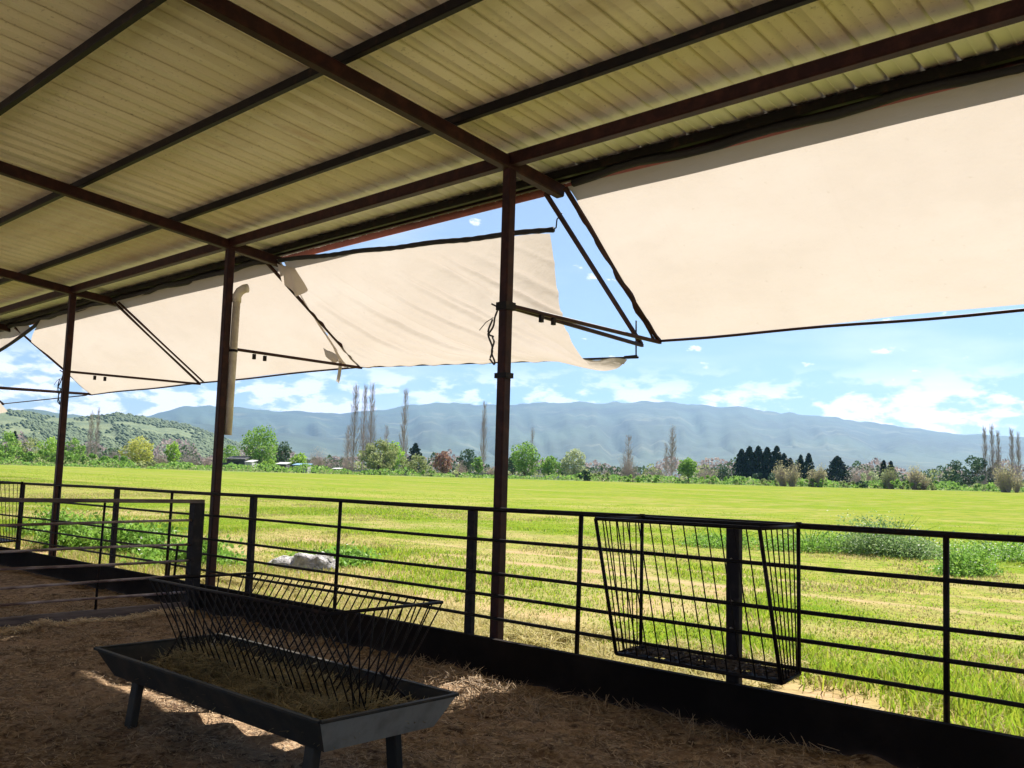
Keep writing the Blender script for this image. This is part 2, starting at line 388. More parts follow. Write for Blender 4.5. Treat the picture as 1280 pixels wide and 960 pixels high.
# the scrub oaks that dot the near hill: nobody could count them
ico = []
def blob(n=6):
    vs = [(0, 0, 1)]+[(math.cos(a)*.9, math.sin(a)*.9, .35) for a in np.linspace(0, 2*math.pi, n, endpoint=False)]+[(math.cos(a), math.sin(a), -.3) for a in np.linspace(.5, 2*math.pi+.5, n, endpoint=False)]
    fs = [(0, 1+i, 1+(i+1) % n) for i in range(n)]+[(1+i, 1+n+i, 1+(i+1) % n) for i in range(n)]+[(1+(i+1) % n, 1+n+i, 1+n+(i+1) % n) for i in range(n)]
    return np.array(vs), np.array(fs)
bv, bf = blob(); Vs, Fs = [], []; k = 0
for _ in range(30000):
    i = random.random()*(NH.shape[0]-2); j = 3+random.random()*43; i0, j0 = int(i), int(j)
    if fbm(np.array([i*.5]), np.array([j*.6]), 6, 3)[0]+random.uniform(-.12, .12) < .45: continue
    p = NH[i0, j0]*(1-(i-i0))+NH[i0+1, j0]*(i-i0); p = p*(1-(j-j0))+(NH[i0, j0+1]*(1-(i-i0))+NH[i0+1, j0+1]*(i-i0))*(j-j0)
    s = random.uniform(.9, 2.4); v = bv*np.array([s, s, s*.9])*RNG.uniform(.75, 1.25, (len(bv), 1))+p+np.array([0, 0, s*.3])
    Vs.append(v); Fs.append(bf+k); k += len(bv)
M['scrub'] = mat('scrub_oak', (.06, .088, .04), .9, island=((.085, .12, .05), 1))
tag(npmesh('scrub_wood', np.concatenate(Vs), np.concatenate(Fs), M['scrub']), 'dark scrub oaks dotted over the near left hillside', 'woodland', kind='stuff')

# ------------------------------------------------------------------ cattle shed
CX = [-24.4, -19.68, -14.98, -10.23, -5.50, -.76, 4.0]     # column lines
CY = 5.81; ZB = 2.85                                       # column plane, centre height of the wall beam
shed = thing('cattle_shed', 'open cattle shed with dark red steel frame under a yellowed corrugated roof', 'shed', (-10, 0, FLOOR))
SL = .1
def zr(y, off=0): return ZB+.09+SL*(CY-y)+off              # purlin centre line
for x in CX:
    c = MB().bar((x, CY, -1.5), (x, CY, ZB-.05), .095, .095, (0, 1, 0)).build('column', M['steel'], shed)
    if x == -5.50:
        MB().box(x-.062, x+.062, CY-.062, CY+.062, 1.50, 1.57).build('collar', M['dark_steel'], c)
        MB().box(x-.068, x+.068, CY-.05, CY+.05, .90, .945).build('collar', M['dark_steel'], c)
    MB().bar((x+.0, 6.52, zr(6.52)-.115), (x, -5, zr(-5)-.115), .10, .12).build('rafter', M['steel'], shed)
MB().bar((-44, CY, ZB-.028), (13, CY, ZB+.028), .10, .115).build('wall_beam', M['steel'], shed)
for y in (5.12, 3.955, 2.72, 1.5, .28, -.95, -2.2, -3.5, -4.8):
    MB().bar((-44, y, zr(y)-.01), (13, y, zr(y)+.01), .06, .08).build('purlin', M['dark_steel'], shed)
MB().bar((-44, 6.42, zr(6.42)+.0), (13, 6.42, zr(6.42)+.0), .06, .08).build('purlin', M['dark_steel'], shed)
MB().bar((-44, 6.54, zr(6.54)+.005), (13, 6.54, zr(6.54)+.005), .045, .06).build('purlin', M['steel'], shed)
MB().bar((-44, 6.712, zr(6.712)+.040), (13, 6.712, zr(6.712)+.040), .012, .125).build('fascia', M['red_trim'], shed)
# corrugated sheet: trapezoid ribs every 0.238 m, real rib height
def roof_sheet(y0, y1):
    per = .238; prof = []
    x = -44.0; k = 0
    while x < 13:
        j = .004*math.sin(k*2.3)
        for dx, dz in ((0, 0), (.092, 0), (.095, -.008), (.100, -.008), (.102, 0), (.196, 0), (.200, .044), (.222, .044), (.228, -.003)): prof.append((x+dx, dz+j))
        x += per; k += 1
    ys_ = list(np.linspace(y0, y1, 12)); n = len(prof); V = []
    for y in ys_:
        for (px_, dz) in prof: V.append((px_, y, zr(y)+.052+dz+.004*math.sin(y*1.9+px_*.7)))
    i = np.arange(len(ys_)-1)[:, None]*n+np.arange(n-1)[None]
    F = np.stack([i, i+1, i+n+1, i+n], -1).reshape(-1, 4)
    return V, F
V, F = roof_sheet(-5.2, 6.705)
rf = npmesh('roof', V, F, M['roof'], shed)
md = rf.modifiers.new('thickness', 'SOLIDIFY'); md.thickness = .0015; md.offset = 1
# back of the shed: rear row of columns behind the camera
for x in CX: MB().bar((x, -4.9, FLOOR), (x, -4.9, zr(-4.9)-.17), .095, .095, (0, 1, 0)).build('column', M['steel'], shed)

# rolled black net tied along the eave above the awning cloths
tag(MB().tube([(x, 6.46+.02*math.sin(x*3), 2.80+.018*math.sin(x*5.1)) for x in np.arange(-5.3, 12.5, .25)], .036, 7).build('rolled_net', M['black_cloth'], smooth=True),
    'roll of black netting tied under the eave above the large right awning', 'netting')
tag(MB().tube([(x, 6.46+.02*math.sin(x*3), 2.79+.015*math.sin(x*5.1)) for x in np.arange(-44, -10.25, .3)], .042, 7).build('rolled_net', M['black_cloth'], smooth=True),
    'long roll of black netting tied under the eave above the left awning', 'netting')

# concrete kerb under the fence
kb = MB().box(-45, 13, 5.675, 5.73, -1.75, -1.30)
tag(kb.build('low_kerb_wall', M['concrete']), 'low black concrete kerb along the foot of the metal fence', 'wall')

# ------------------------------------------------------------------ long fence
U = [(-16.36, 1), (-14.74, 0), (-12.85, 1), (-11.19, 0), (-9.35, 1), (-7.67, 0), (-5.81, 1), (-4.563, 0), (-3.246, 2), (-1.84, 0), (-.4, 1)]
FH = [-.233, -.495, -.777, -.959, -1.143]
fence = thing('metal_fence', 'dark metal pipe fence with five rails on a kerb facing the field', 'fence', (-8, 5.75, -1.3))
for i, h in enumerate(FH):
    r = .020 if i == 0 else .0145
    MB().tube([(x, 5.748, h+.004*math.sin(x*1.3+i)) for x in np.arange(-40, 9, .8)], r, 8).build('rail', M['dark_steel'], fence, True)
x = -18.2
for x, th in U+[(-18.2, 0), (-19.9, 1), (-21.6, 0), (-23.4, 1), (-25.1, 0), (1.1, 0), (2.6, 1)]:
    if th: MB().bar((x, 5.79, -1.42), (x, 5.79, -.225), .088 if th == 1 else .10, .055 if th == 1 else .06, (0, 1, 0)).build('post', M['post'], fence)
    else: MB().tube([(x-.02, 5.75, -1.32), (x, 5.75, -.235)], .019, 8).build('upright', M['dark_steel'], fence, True)

M['weld'] = mat('bare_weld_metal', (.22, .20, .19), .4, .4)
for p_ in [o for o in fence.children if o.name.startswith('post')]:
    xs_ = [v.co.x for v in p_.data.vertices]; cx_ = (min(xs_)+max(xs_))/2+fence.location.x
    for h in FH[1:]:
        wm = MB().tube([(cx_-.012, 5.752, h+.010), (cx_, 5.748, h+.014), (cx_+.014, 5.752, h+.010)], [.004, .008, .003], 6)
        wm.build('weld', M['weld'], p_)
# ------------------------------------------------------------------ pen partition (runs inwards at the second column)
PX = -10.2
pen = thing('pen_partition', 'pen divider with flat top board, thin pink-grey rails and a broad wooden post', 'fence', (PX, 4.5, FLOOR))
MB().box(PX-.06, PX+.06, 5.50, 5.63, -1.62, -.345).build('post', M['post'], pen)
MB().box(PX-.055, PX+.055, -4.2, -4.06, -1.62, -.33).build('post', M['post'], pen)
MB().bar((PX, -4.2, -.30), (PX, 5.64, -.325), .07, .042).build('top_board', M['board'], pen)
for a, b, z0, z1 in ((-4.1, 5.52, -.61, -.553), (-4.1, 5.5, -.87, -.83), (-4.1, 5.5, -1.045, -1.007), (-4.1, 5.5, -1.225, -1.193), (-4.1, 5.5, -1.42, -1.366)):
    pts = [(PX+.008*math.sin(t*9), a+(b-a)*t, z0+(z1-z0)*t+.008*math.sin(t*14+z0*20)) for t in np.linspace(0, 1, 24)]
    MB().tube(pts, .0145, 8).build('rail', M['rail_glint'], pen, True)
MB().bar((PX, -4.1, -1.60), (PX, 5.5, -1.545), .04, .12).build('bottom_board', M['board'], pen)
for y, z0, z1 in ((4.45, -1.55, -.345), (1.6, -1.55, -.345), (5.33, -1.21, -.83), (5.25, -1.39, -1.0)):
    MB().tube([(PX, y, z0), (PX, y+.02, z1)], .014, 8).build('upright', M['dark_steel'], pen, True)

# ------------------------------------------------------------------ wall hay rack on the fence
def wall_rack(x0, label, nb=14, hang=0):
    w = 1.22
    root = thing('hay_rack', label, 'hay rack', (x0+w/2, 5.5, -1.17), 'hay racks hung on the fence')
    yb, yt, ybt = 5.705, 5.26, 5.42; zt, zbo = -.235, -1.165
    fx0, fx1 = x0-.06, x0+w+.0
    fr = MB()
    BT = [(x0, yb, zt), (x0+w, yb, zt)]; FT = [(fx0-.03, yt, zt-.005), (fx1-.04, yt, zt-.005)]
    BB = [(x0, yb, zbo), (x0+w, yb, zbo)]; FB = [(x0-.01, ybt, zbo-.015), (x0+w+.02, ybt, zbo-.015)]
    for a, b in ((BT[0], BT[1]), (FT[0], FT[1]), (BB[0], BB[1]), (FB[0], FB[1]), (BT[0], FT[0]), (BT[1], FT[1]), (BB[0], FB[0]), (BB[1], FB[1]), (FT[0], FB[0]), (FT[1], FB[1]), (BT[0], BB[0]), (BT[1], BB[1])):
        fr.tube([a, b], .0135, 7)
    fr.tube([BT[0], (BT[0][0], BT[0][1], BT[0][2]+.03)], .02, 7); fr.tube([BT[1], (BT[1][0], BT[1][1], BT[1][2]+.03)], .02, 7)
    fr.build('frame', M['dark_steel'], root, True)
    L = lambda a, b, t: tuple(Vector(a).lerp(Vector(b), t))
    for k in range(1, nb):
        t = k/nb+random.uniform(-.008, .008)
        MB().tube([L(FT[0], FT[1], t), L(FB[0], FB[1], t+random.uniform(-.006, .006))], .0050, 6).build('bar', M['dark_steel'], root, True)
    for s in (0, 1):
        for k in range(1, 7):
            t = k/7
            MB().tube([L(BT[s], FT[s], t), L(BB[s], FB[s], t)], .0050, 6).build('bar', M['dark_steel'], root, True)
    tr = MB(); n = 14
    for i in range(n):
        for j in range(5):
            if (i*7+j*5) % 11 == 3: continue
            a0, a1 = i/n, (i+1)/n; b0, b1 = j/5, (j+1)/5
            P = lambda u, v: Vector(L(BB[0], BB[1], u)).lerp(Vector(L(FB[0], FB[1], u)), v)
            q = [P(a0, b0), P(a1-.004, b0), P(a1-.004, b1-.01), P(a0, b1-.01)]
            tr.add([p+Vector((0, 0, .004)) for p in q]+[p-Vector((0, 0, .004)) for p in q], [(0, 1, 2, 3), (7, 6, 5, 4), (0, 4, 5, 1), (1, 5, 6, 2), (2, 6, 7, 3), (3, 7, 4, 0)])
    tr.build('tray', M['dark_steel'], root)
    return root
rk = wall_rack(-3.955, 'black wire hay rack with sloping front bars hung on the fence before the field')
wall_rack(-17.38, 'small far black wire hay rack on the fence at the left edge of the picture')
# old droppings and chaff on the tray
V, F = [], []
for k in range(900):
    x = random.uniform(-3.93, -2.72); y = random.uniform(5.43, 5.69); z = -1.165+random.uniform(0, .018); a = random.uniform(0, 3.14); l_ = random.uniform(.01, .04); w = .006
    dx, dy = math.cos(a)*l_, math.sin(a)*l_
    V += [(x-dx, y-dy, z), (x+dx, y+dy, z+random.uniform(-.002, .012)), (x+dx-dy*.3, y+dy+dx*.3, z+.006), (x-dx-dy*.3, y-dy+dx*.3, z+.008)]; F.append((4*k, 4*k+1, 4*k+2, 4*k+3))
tag(npmesh('old_chaff', V, F, M['soil']), 'dark old chaff lying on the tray of the fence hay rack', 'chaff', kind='stuff')

# ------------------------------------------------------------------ hay feeder trough
TX0, TX1, TY0, TY1, TZ = -6.14, -3.68, 2.70, 3.59, -1.15
feeder = thing('hay_feeder', 'long blue-grey metal feed trough with a V-shaped wire hay rack on four short legs', 'feeder', ((TX0+TX1)/2, (TY0+TY1)/2, FLOOR))
ins, dep, th = .09, .165, .012
def trough_shell():
    m = MB()
    o = [(TX0, TY0, TZ), (TX1, TY0, TZ), (TX1, TY1, TZ), (TX0, TY1, TZ)]
    b = [(TX0+.10, TY0+ins, TZ-dep), (TX1-.08, TY0+ins, TZ-dep), (TX1-.08, TY1-ins, TZ-dep), (TX0+.10, TY1-ins, TZ-dep)]
    i = [(TX0+th, TY0+th, TZ), (TX1-th, TY0+th, TZ), (TX1-th, TY1-th, TZ), (TX0+th, TY1-th, TZ)]
    ib = [(TX0+.10+th, TY0+ins+th, TZ-dep+th), (TX1-.08-th, TY0+ins+th, TZ-dep+th), (TX1-.08-th, TY1-ins-th, TZ-dep+th), (TX0+.10+th, TY1-ins-th, TZ-dep+th)]
    vs = o+b+i+ib; fs = []
    for k in range(4):
        n_ = (k+1) % 4
        if k != 1: fs.append((k, 4+k, 4+n_, n_))
        fs += [(k, n_, 8+n_, 8+k), (8+k, 8+n_, 12+n_, 12+k)]
    fs += [(7, 6, 5, 4), (12, 13, 14, 15)]
    return m.add(vs, fs), o, b
m, o, b = trough_shell(); m.build('trough', M['trough'], feeder)
MB().add([o[1], b[1], b[2], o[2]], [(0, 1, 2, 3)]).build('end_plate', M['trough_end_lit'], feeder)
rim = MB()
for k in range(4):
    p, q = Vector(o[k]), Vector(o[(k+1) % 4]); rim.bar(p+Vector((0, 0, .004)), q+Vector((0, 0, .004)), .030, .014)
rim.build('rim', M['trough'], feeder)
for x in (-5.90, -3.98):
    for y, s in ((TY0+.17, -1), (TY1-.17, 1)):
        MB().bar((x, y+s*.02, FLOOR-.05), (x, y-s*.02, TZ-dep+.004), .085, .05, (0, 1, 0)).bar((x-.0, y, TZ-dep-.02), (x+.0, y, TZ-dep+.0), .12, .09, (0, 1, 0)).build('leg', M['trough'], feeder)
RX0, RX1, RZ = -5.72, -3.83, -.675; RY0, RY1, RYM = 2.83, 3.60, 3.19; RZB = -1.235
rk1 = MB()
pts_top = [(RX0, RY0, RZ), (RX1, RY0, RZ), (RX1, RY1, RZ), (RX0, RY1, RZ), (RX0, RY0, RZ)]
for a, b2 in zip(pts_top, pts_top[1:]): rk1.tube([a, b2], .0095, 7)
rk1.tube([(RX0, RYM-.05, RZB), (RX1-.08, RYM-.05, RZB)], .009, 7); rk1.tube([(RX0, RYM+.05, RZB), (RX1-.08, RYM+.05, RZB)], .009, 7)
for x, y in ((RX1-.03, RY1-.1), (RX0+.05, RY0+.1), (RX0+.05, RY1-.1)): rk1.tube([(x, RYM+(.3 if y > RYM else -.3), TZ-.10), (x-.1, RYM+(.09 if y > RYM else -.09), TZ+.12)], .008, 6)
rk1.build('rack_frame', M['dark_steel'], feeder, True)
NB = 26
for side, yy, yb in (('front', RY0, RYM-.05), ('back', RY1, RYM+.05)):
    for k in range(NB+1):
        t = k/NB; x = RX0+(RX1-RX0)*t; j = random.uniform(-.014, .014)
        mid_ = ((x+j), (yy*.5+yb*.5)+random.uniform(-.01, .01), (RZ+RZB)/2)
        MB().tube([(x, yy, RZ), mid_, (x-.05+j*1.5, yb, RZB)], .0043, 6).build('bar', M['dark_steel'], feeder, True)
for xe, dx in ((RX1, -.10), (RX0, .06)):
    for k in range(1, 8):
        t = k/8; MB().tube([(xe, RY0+(RY1-RY0)*t, RZ), (xe+dx, RYM-.12+.24*t, RZB)], .0043, 6).build('bar', M['dark_steel'], feeder, True)

def strands(n, posf, length, width, m, name, label, cat, droop=.35, up=.15, spread=1.0):
    """n thin bent straws (two quads each) placed by posf(i)->(N,3)"""
    P = posf(n); n = len(P)
    a = RNG.uniform(0, 2*np.pi, n); el = RNG.normal(up, .28*spread, n)
    L_ = RNG.uniform(length*.45, length*1.3, n); W = RNG.uniform(width*.7, width*1.4, n)
    D = np.stack([np.cos(a)*np.cos(el), np.sin(a)*np.cos(el), np.sin(el)], -1)
    S = np.stack([-np.sin(a), np.cos(a), np.zeros(n)+RNG.normal(0, .5, n)], -1); S /= np.linalg.norm(S, axis=1)[:, None]
    bend = RNG.normal(0, .25, (n, 3)); bend[:, 2] -= droop*.3
    p0 = P-D*L_[:, None]*.5; p1 = P+bend*L_[:, None]*.15; p2 = P+D*L_[:, None]*.5+bend*L_[:, None]*.3
    W = W[:, None]*.5
    V = np.stack([p0-S*W, p0+S*W, p1-S*W, p1+S*W, p2-S*W*.5, p2+S*W*.5], 1).reshape(-1, 3)
    b = np.arange(n)*6; F = np.concatenate([np.stack([b, b+1, b+3, b+2], -1), np.stack([b+2, b+3, b+5, b+4], -1)])
    return tag(npmesh(name, V, F, m), label, cat, kind='stuff')
# hay lying in the trough
def haypos(n):
    x = RNG.uniform(TX0+.35, TX1-.12, n); y = RNG.uniform(TY0+.13, TY1-.13, n)
    h = .10*fbm(x, y, .4, 3)+.07*np.exp(-((y-RYM)/.25)**2)*(.3+fbm(x+5, y, .5))+.07*np.exp(-((x+5.4)/.35)**2-((y-3.1)/.3)**2)
    return np.stack([x, y, TZ-.13+h*RNG.uniform(.2, 1.05, n)], -1)
hb = MB(); nx_, ny_ = 40, 14; hv = []
for i in range(nx_):
    for j in range(ny_):
        x = TX0+.2+(TX1-TX0-.30)*i/(nx_-1); y = TY0+.11+(TY1-TY0-.22)*j/(ny_-1)
        h = .085*fbm(np.array([x]), np.array([y]), .4, 3)[0]+.05*math.exp(-((y-RYM)/.25)**2)*(.3+fbm(np.array([x+5]), np.array([y]), .5)[0])
        hv.append((x, y, TZ-.145+h*.8))
hf = [(i*ny_+j, (i+1)*ny_+j, (i+1)*ny_+j+1, i*ny_+j+1) for i in range(nx_-1) for j in range(ny_-1)]
hay = strands(15000, haypos, .17, .0042, M['hay'], 'hay', 'dull green-brown hay left in the bottom of the feed trough', 'hay', up=.2)
hb.add(hv, hf); hob = hb.build('hay_mat', M['hay'], hay)

# loose straw bedding over the floor
def floorpos(n):
    x = RNG.uniform(-12.5, 0.8, n); y = 5.62-(5.62-1.6)*RNG.random(n)
    keep = fbm(x, y, .35, 3)+RNG.uniform(-.35, .35, n) > .42
    x, y = x[keep], y[keep]
    return np.stack([x, y, floor_z(x, y)+RNG.uniform(0, .016, len(x))], -1)
strands(150000, floorpos, .046, .0042, M['straw'], 'straw_bedding', 'loose brown straw scattered over the shed floor', 'straw', up=.05)
def wisps(n):
    x = RNG.uniform(-9, -1, n); y = RNG.uniform(4.6, 5.6, n); k = fbm(x, y, .5, 2) > .52; x, y = x[k], y[k]
    return np.stack([x, y, floor_z(x, y)+RNG.uniform(0, .05, len(x))], -1)
strands(9000, wisps, .14, .0045, M['straw'], 'straw_wisps', 'longer raised wisps of straw heaped along the foot of the kerb', 'straw', up=.35)

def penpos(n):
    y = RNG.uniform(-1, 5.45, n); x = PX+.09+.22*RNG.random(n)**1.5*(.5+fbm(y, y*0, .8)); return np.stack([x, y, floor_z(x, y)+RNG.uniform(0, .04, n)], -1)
strands(9000, penpos, .09, .006, M['sunstraw'], 'sun_strip_straw', 'line of pale straw added as a sunlit strip along the foot of the pen divider', 'straw', up=.1)  # added pale strands stand in for a strip of sunlight on the floor

# ------------------------------------------------------------------ awnings
def curve_fn(pts):
    """piecewise-smooth interpolation through 3-D points"""
    P = [Vector(p) for p in pts]; n = len(P)-1
    def f(t):
        t = min(max(t, 0), .99999)*n; i = int(t); u = t-i
        p0, p1, p2, p3 = P[max(i-1, 0)], P[i], P[i+1], P[min(i+2, n)]
        return .5*((2*p1)+(p2-p0)*u+(2*p0-5*p1+4*p2-p3)*u*u+(3*p1-p0-3*p2+p3)*u**3)
    return f
def cloth_grid(nu, nv, fn, parent, name='cloth', m=None):
    V = [fn(i/(nu-1), j/(nv-1)) for i in range(nu) for j in range(nv)]
    F = [(i*nv+j, (i+1)*nv+j, (i+1)*nv+j+1, i*nv+j+1) for i in range(nu-1) for j in range(nv-1)]
    return npmesh(name, [tuple(v) for v in V], F, m or M['cloth'], parent, smooth=True)
def frame_set(root, x, xcol, yo=8.0, zo=1.51, ztop=2.74, ytop=6.42, stubs=True, dbl=False):
    MB().bar((x, ytop, ztop), (x, yo, zo), .032, .045, (1, 0, 0)).build('side_bar', M['steel'], root)
    st = MB().bar((xcol, 5.86, 1.545), (x, yo+.02, zo-.012), .035, .035).build('strut', M['steel'], root)
    if stubs:
        for yy in (6.24, 6.40):
            t = (yy-5.86)/(yo-5.86); MB().box(x*t+xcol*(1-t)-.016, x*t+xcol*(1-t)+.016, yy-.018, yy+.018, 1.545-.036*t-.085, 1.545-.036*t-.018).build('stub', M['dark_steel'], st)
# right awning: first bay and on past the picture's edge
aw1 = thing('shade_awning', 'large taut cream shade awning on the right, nearest bay', 'awning', (-3, 7.2, 2.1), 'cream shade awnings along the eave')
def aw1_fn(u, v):
    x0 = -5.37+.05*v; x1 = 4.1
    x = x0+(x1-x0)*u; y = 6.46+(7.98-6.46)*v; z = 2.755+(1.505-2.755)*v-.005*math.sin(math.pi*v)*1
    bulge = -.045*math.sin(math.pi*v)*(.4+.6*abs(math.sin(math.pi*(x+5.4)/4.74)))
    wr = .007*math.sin(x*2.1+v*7)+.005*math.sin(x*5+v*3)*math.sin(v*9)
    if u == 0: x += .012*math.sin(v*31)+.015*math.sin(v*13)
    return Vector((x, y, z+bulge+wr))
cloth_grid(160, 30, aw1_fn, aw1)
MB().tube([(x, 7.995+.006*math.sin(x*2), 1.503-.012*(x+5.37)+.006*math.sin(x*3)) for x in np.arange(-5.36, 4.2, .3)], .014, 8).build('bottom_bar', M['steel'], aw1, True)
frame_set(aw1, -5.36, -5.48, 8.0, 1.505); frame_set(aw1, -.62, -.74, 8.0, 1.45, stubs=False)
# torn scalloped hem of the same awning, wound round its side bar
MB().tube([(-5.385+.012*math.sin(v*30), 6.46+1.5*v, 2.745-1.24*v) for v in np.linspace(.03, .99, 30)], [.012+.010*abs(math.sin(k*.9)) for k in range(30)], 6).build('hem', M['steel'], aw1, True)

# left awning: two far bays, one long cloth
aw2 = thing('shade_awning', 'long cream shade awning across the two left bays', 'awning', (-15, 7.2, 2.1), 'cream shade awnings along the eave')
def aw2_fn(u, v):
    xl = -19.25+1.25*max(0, 1-v/.2)**1.3
    x = xl+(-10.12-.50*v-xl)*u; y = 6.44+(8.0-6.44)*v
    zb = 1.575+.0*x; z = 2.76+(zb-2.76)*v
    z += -.05*math.sin(math.pi*v)*(.3+.7*abs(math.sin(math.pi*(x+10.23)/4.74)))+.008*math.sin(x*2.3+v*5)
    z += -.03*(1-u)**8*math.sin(v*9)
    return Vector((x, y, z))
cloth_grid(160, 26, aw2_fn, aw2)
MB().tube([(x, 8.0, 1.563+.006*math.sin(x*2)) for x in np.arange(-19.3, -9.9, .3)], .014, 8).build('bottom_bar', M['steel'], aw2, True)
frame_set(aw2, -14.86, -14.97, 8.0, 1.565); frame_set(aw2, -19.25, -19.6, 8.0, 1.575, stubs=False); frame_set(aw2, -10.36, -10.23, 8.0, 1.56)
MB().bar((-14.70, 6.42, 2.72), (-14.70, 8.0, 1.575), .03, .035, (1, 0, 0)).build('side_bar', M['steel'], aw2)

# middle awning: torn loose, black top roller hanging from the eave, bottom sagging
aw3 = thing('shade_awning', 'loose sagging cream awning with torn left edge, hanging from a black roller', 'awning', (-8, 7.2, 2.1), 'cream shade awnings along the eave')
TL, TR = Vector((-10.08, 6.46, 2.735)), Vector((-5.836, 6.80, 2.497))
def topbar(u): return TL.lerp(TR, u)+Vector((0, 0, -.03*math.sin(math.pi*u)*0+.006*math.sin(u*23)))
right_edge = curve_fn([(-5.87, 6.81, 2.48), (-5.86, 6.87, 2.20), (-5.86, 6.93, 1.90), (-5.86, 7.02, 1.62), (-5.88, 7.26, 1.38), (-5.88, 7.56, 1.19), (-5.80, 7.85, 1.22), (-5.76, 8.0, 1.36)])
left_edge = curve_fn([(-10.05, 6.47, 2.72), (-10.22, 6.75, 2.50), (-10.36, 7.06, 2.26), (-10.46, 7.35, 2.05), (-10.55, 7.62, 1.83), (-10.66, 7.85, 1.66), (-10.72, 7.99, 1.575)])
def aw3_fn(u, v):
    a = left_edge(v); b = right_edge(v)
    # straight mesh between the two edges, bottom edge held on its bar
    w = u**3.2
    t = topbar(u); bt = Vector((-10.72, 7.99, 1.575)).lerp(Vector((-5.76, 8.0, 1.36)), u)
    flat = t.lerp(bt, v)
    la = left_edge(v)-TL.lerp(Vector((-10.72, 7.99, 1.575)), v)
    rb = right_edge(v)-TR.lerp(Vector((-5.76, 8.0, 1.36)), v)
    p = flat+la*(1-u)**2+rb*w
    # folds fan down from the upper left corner towards the lower right
    s = v-1.5*u
    amp = (.25+.75*sin01(u))*math.sin(math.pi*min(v*1.02, 1))
    cr = lambda q: (1-abs(math.sin(q)))**1.6
    fold = (.060*cr(4.4*s+.4)+.045*cr(9.3*s+1.1))*amp
    # narrow pleats pulled from the torn corner towards the sagging corner
    q = v-(.02+1.95*u-.62*u*u)
    for s0, hh, ww, u0 in PLEATS:
        dq = (q-s0)/ww
        if abs(dq) < 3.5: fold += hh*math.exp(-dq*dq)*math.exp(-((u-u0)/.34)**2)*math.sin(math.pi*min(1, v*1.1))
    sag = -.16*math.sin(math.pi*v)*math.sin(math.pi*u)**.8
    jit = .010*math.sin(u*41+v*13)
    if v > .93: sag -= .02*(.5+.5*math.sin(u*70))*(u > .02)
    return p+Vector((0, fold*.62, fold*.78+sag+jit*.4))
PLEATS = [(.66-.115*k+.03*math.sin(k*2.7), .040+.014*math.sin(k*1.9), .019+.006*math.sin(k*3.1), .12+.048*k) for k in range(17)]
def sin01(u): return math.sin(math.pi*min(max(u, 0), 1))
cloth_grid(260, 170, aw3_fn, aw3)
MB().tube([topbar(u)+Vector((0, -.005, .012)) for u in np.linspace(-.015, 1.005, 50)], [.024+.007*abs(math.sin(k*1.7)) for k in range(50)], 8).build('roller', M['black_cloth'], aw3, True)
MB().tube([(x, 8.01, 1.575+(1.36-1.575)*(x+10.72)/(4.96)) for x in np.linspace(-10.3, -5.63, 16)], .013, 8).build('bottom_bar', M['dark_steel'], aw3, True)
frame_set(aw3, -5.60, -5.52, 8.02, 1.495, ztop=2.735, stubs=False)
# torn corner flap and hanging tail at the left edge
def flap_fn(u, v):
    top = Vector((-10.13, 6.46, 2.70)).lerp(Vector((-9.86, 6.55, 2.62)), u)
    low = Vector((-10.16, 6.60, 2.47)).lerp(Vector((-10.02, 6.72, 2.29)), min(u/.55, 1)) if u < .55 else Vector((-10.02, 6.72, 2.29)).lerp(Vector((-9.94, 6.80, 2.40)), (u-.55)/.45)
    return top.lerp(low, v)+Vector((0, -.03*math.sin(10*u+2*v)*v-.04, 0))
cloth_grid(16, 10, flap_fn, aw3, 'torn_flap')
def tail_fn(u, v):
    return Vector((-10.74+.085*u+.02*math.sin(v*3), 7.90-.03*v+.02*math.sin(u*6), 1.72-.36*v-.03*u))
cloth_grid(6, 12, tail_fn, aw3, 'torn_tail')
def knot_fn(u, v):
    w = .10+.16*math.sin(math.pi*v)
    return Vector((-10.80+w*(u-.4), 7.86-.05*math.sin(u*4), 2.0-.36*v-.02*math.cos(u*9)))
cloth_grid(8, 8, knot_fn, aw3, 'bunched_cloth')
MB().tube([(-5.60, 6.665, 2.60), (-5.69, 6.70, 2.56), (-5.74, 6.75, 2.50), (-5.82, 6.80, 2.50)], .007, 6).build('tie_wire', M['dark_steel'], aw3, True)
MB().tube([(-5.655, 8.0, 1.75), (-5.66, 8.01, 1.55), (-5.65, 8.0, 1.37)], .009, 6).build('tie_wire', M['dark_steel'], aw3, True)
MB().bar((-5.80, 8.0, 1.365), (-5.64, 8.0, 1.365), .02, .03).build('bar_end', M['dark_steel'], aw3)

# far-left awning, mostly outside the picture
aw4 = thing('shade_awning', 'edge of a further cream awning at the left border of the picture', 'awning', (-26, 7.2, 2.1), 'cream shade awnings along the eave')
ROL = curve_fn([(-30, 6.95, 1.6), (-25, 6.8, 1.95), (-20.5, 6.62, 2.42), (-18.1, 6.5, 2.77)])
def aw4_fn(u, v):
    p = ROL(u*.50); return p+Vector((-.5*v*u, 1.0*v, -.85*v+.02*math.sin(u*30)))
cloth_grid(40, 14, aw4_fn, aw4)
def aw4_top(u, v):
    a = ROL(.45+.42*u); b = Vector((a.x, 6.45, 2.80)); return b.lerp(a, v)+Vector((0, .03*math.sin(u*12+v*3), 0))
cloth_grid(20, 6, aw4_top, aw4, 'torn_strip')
MB().tube([ROL(t) for t in np.linspace(0, .999, 30)], .035, 7).build('roller', M['black_cloth'], aw4, True)
frame_set(aw4, -24.3, -24.4, 8.0, 1.56); MB().tube([(x, 8.0, 1.56) for x in np.arange(-30, -19.2, .5)], .012, 8).build('bottom_bar', M['steel'], aw4, True)
MB().bar((-20.2, 5.9, 1.62), (-19.3, 8.0, 1.585), .025, .025).build('strut', M['steel'], aw4)

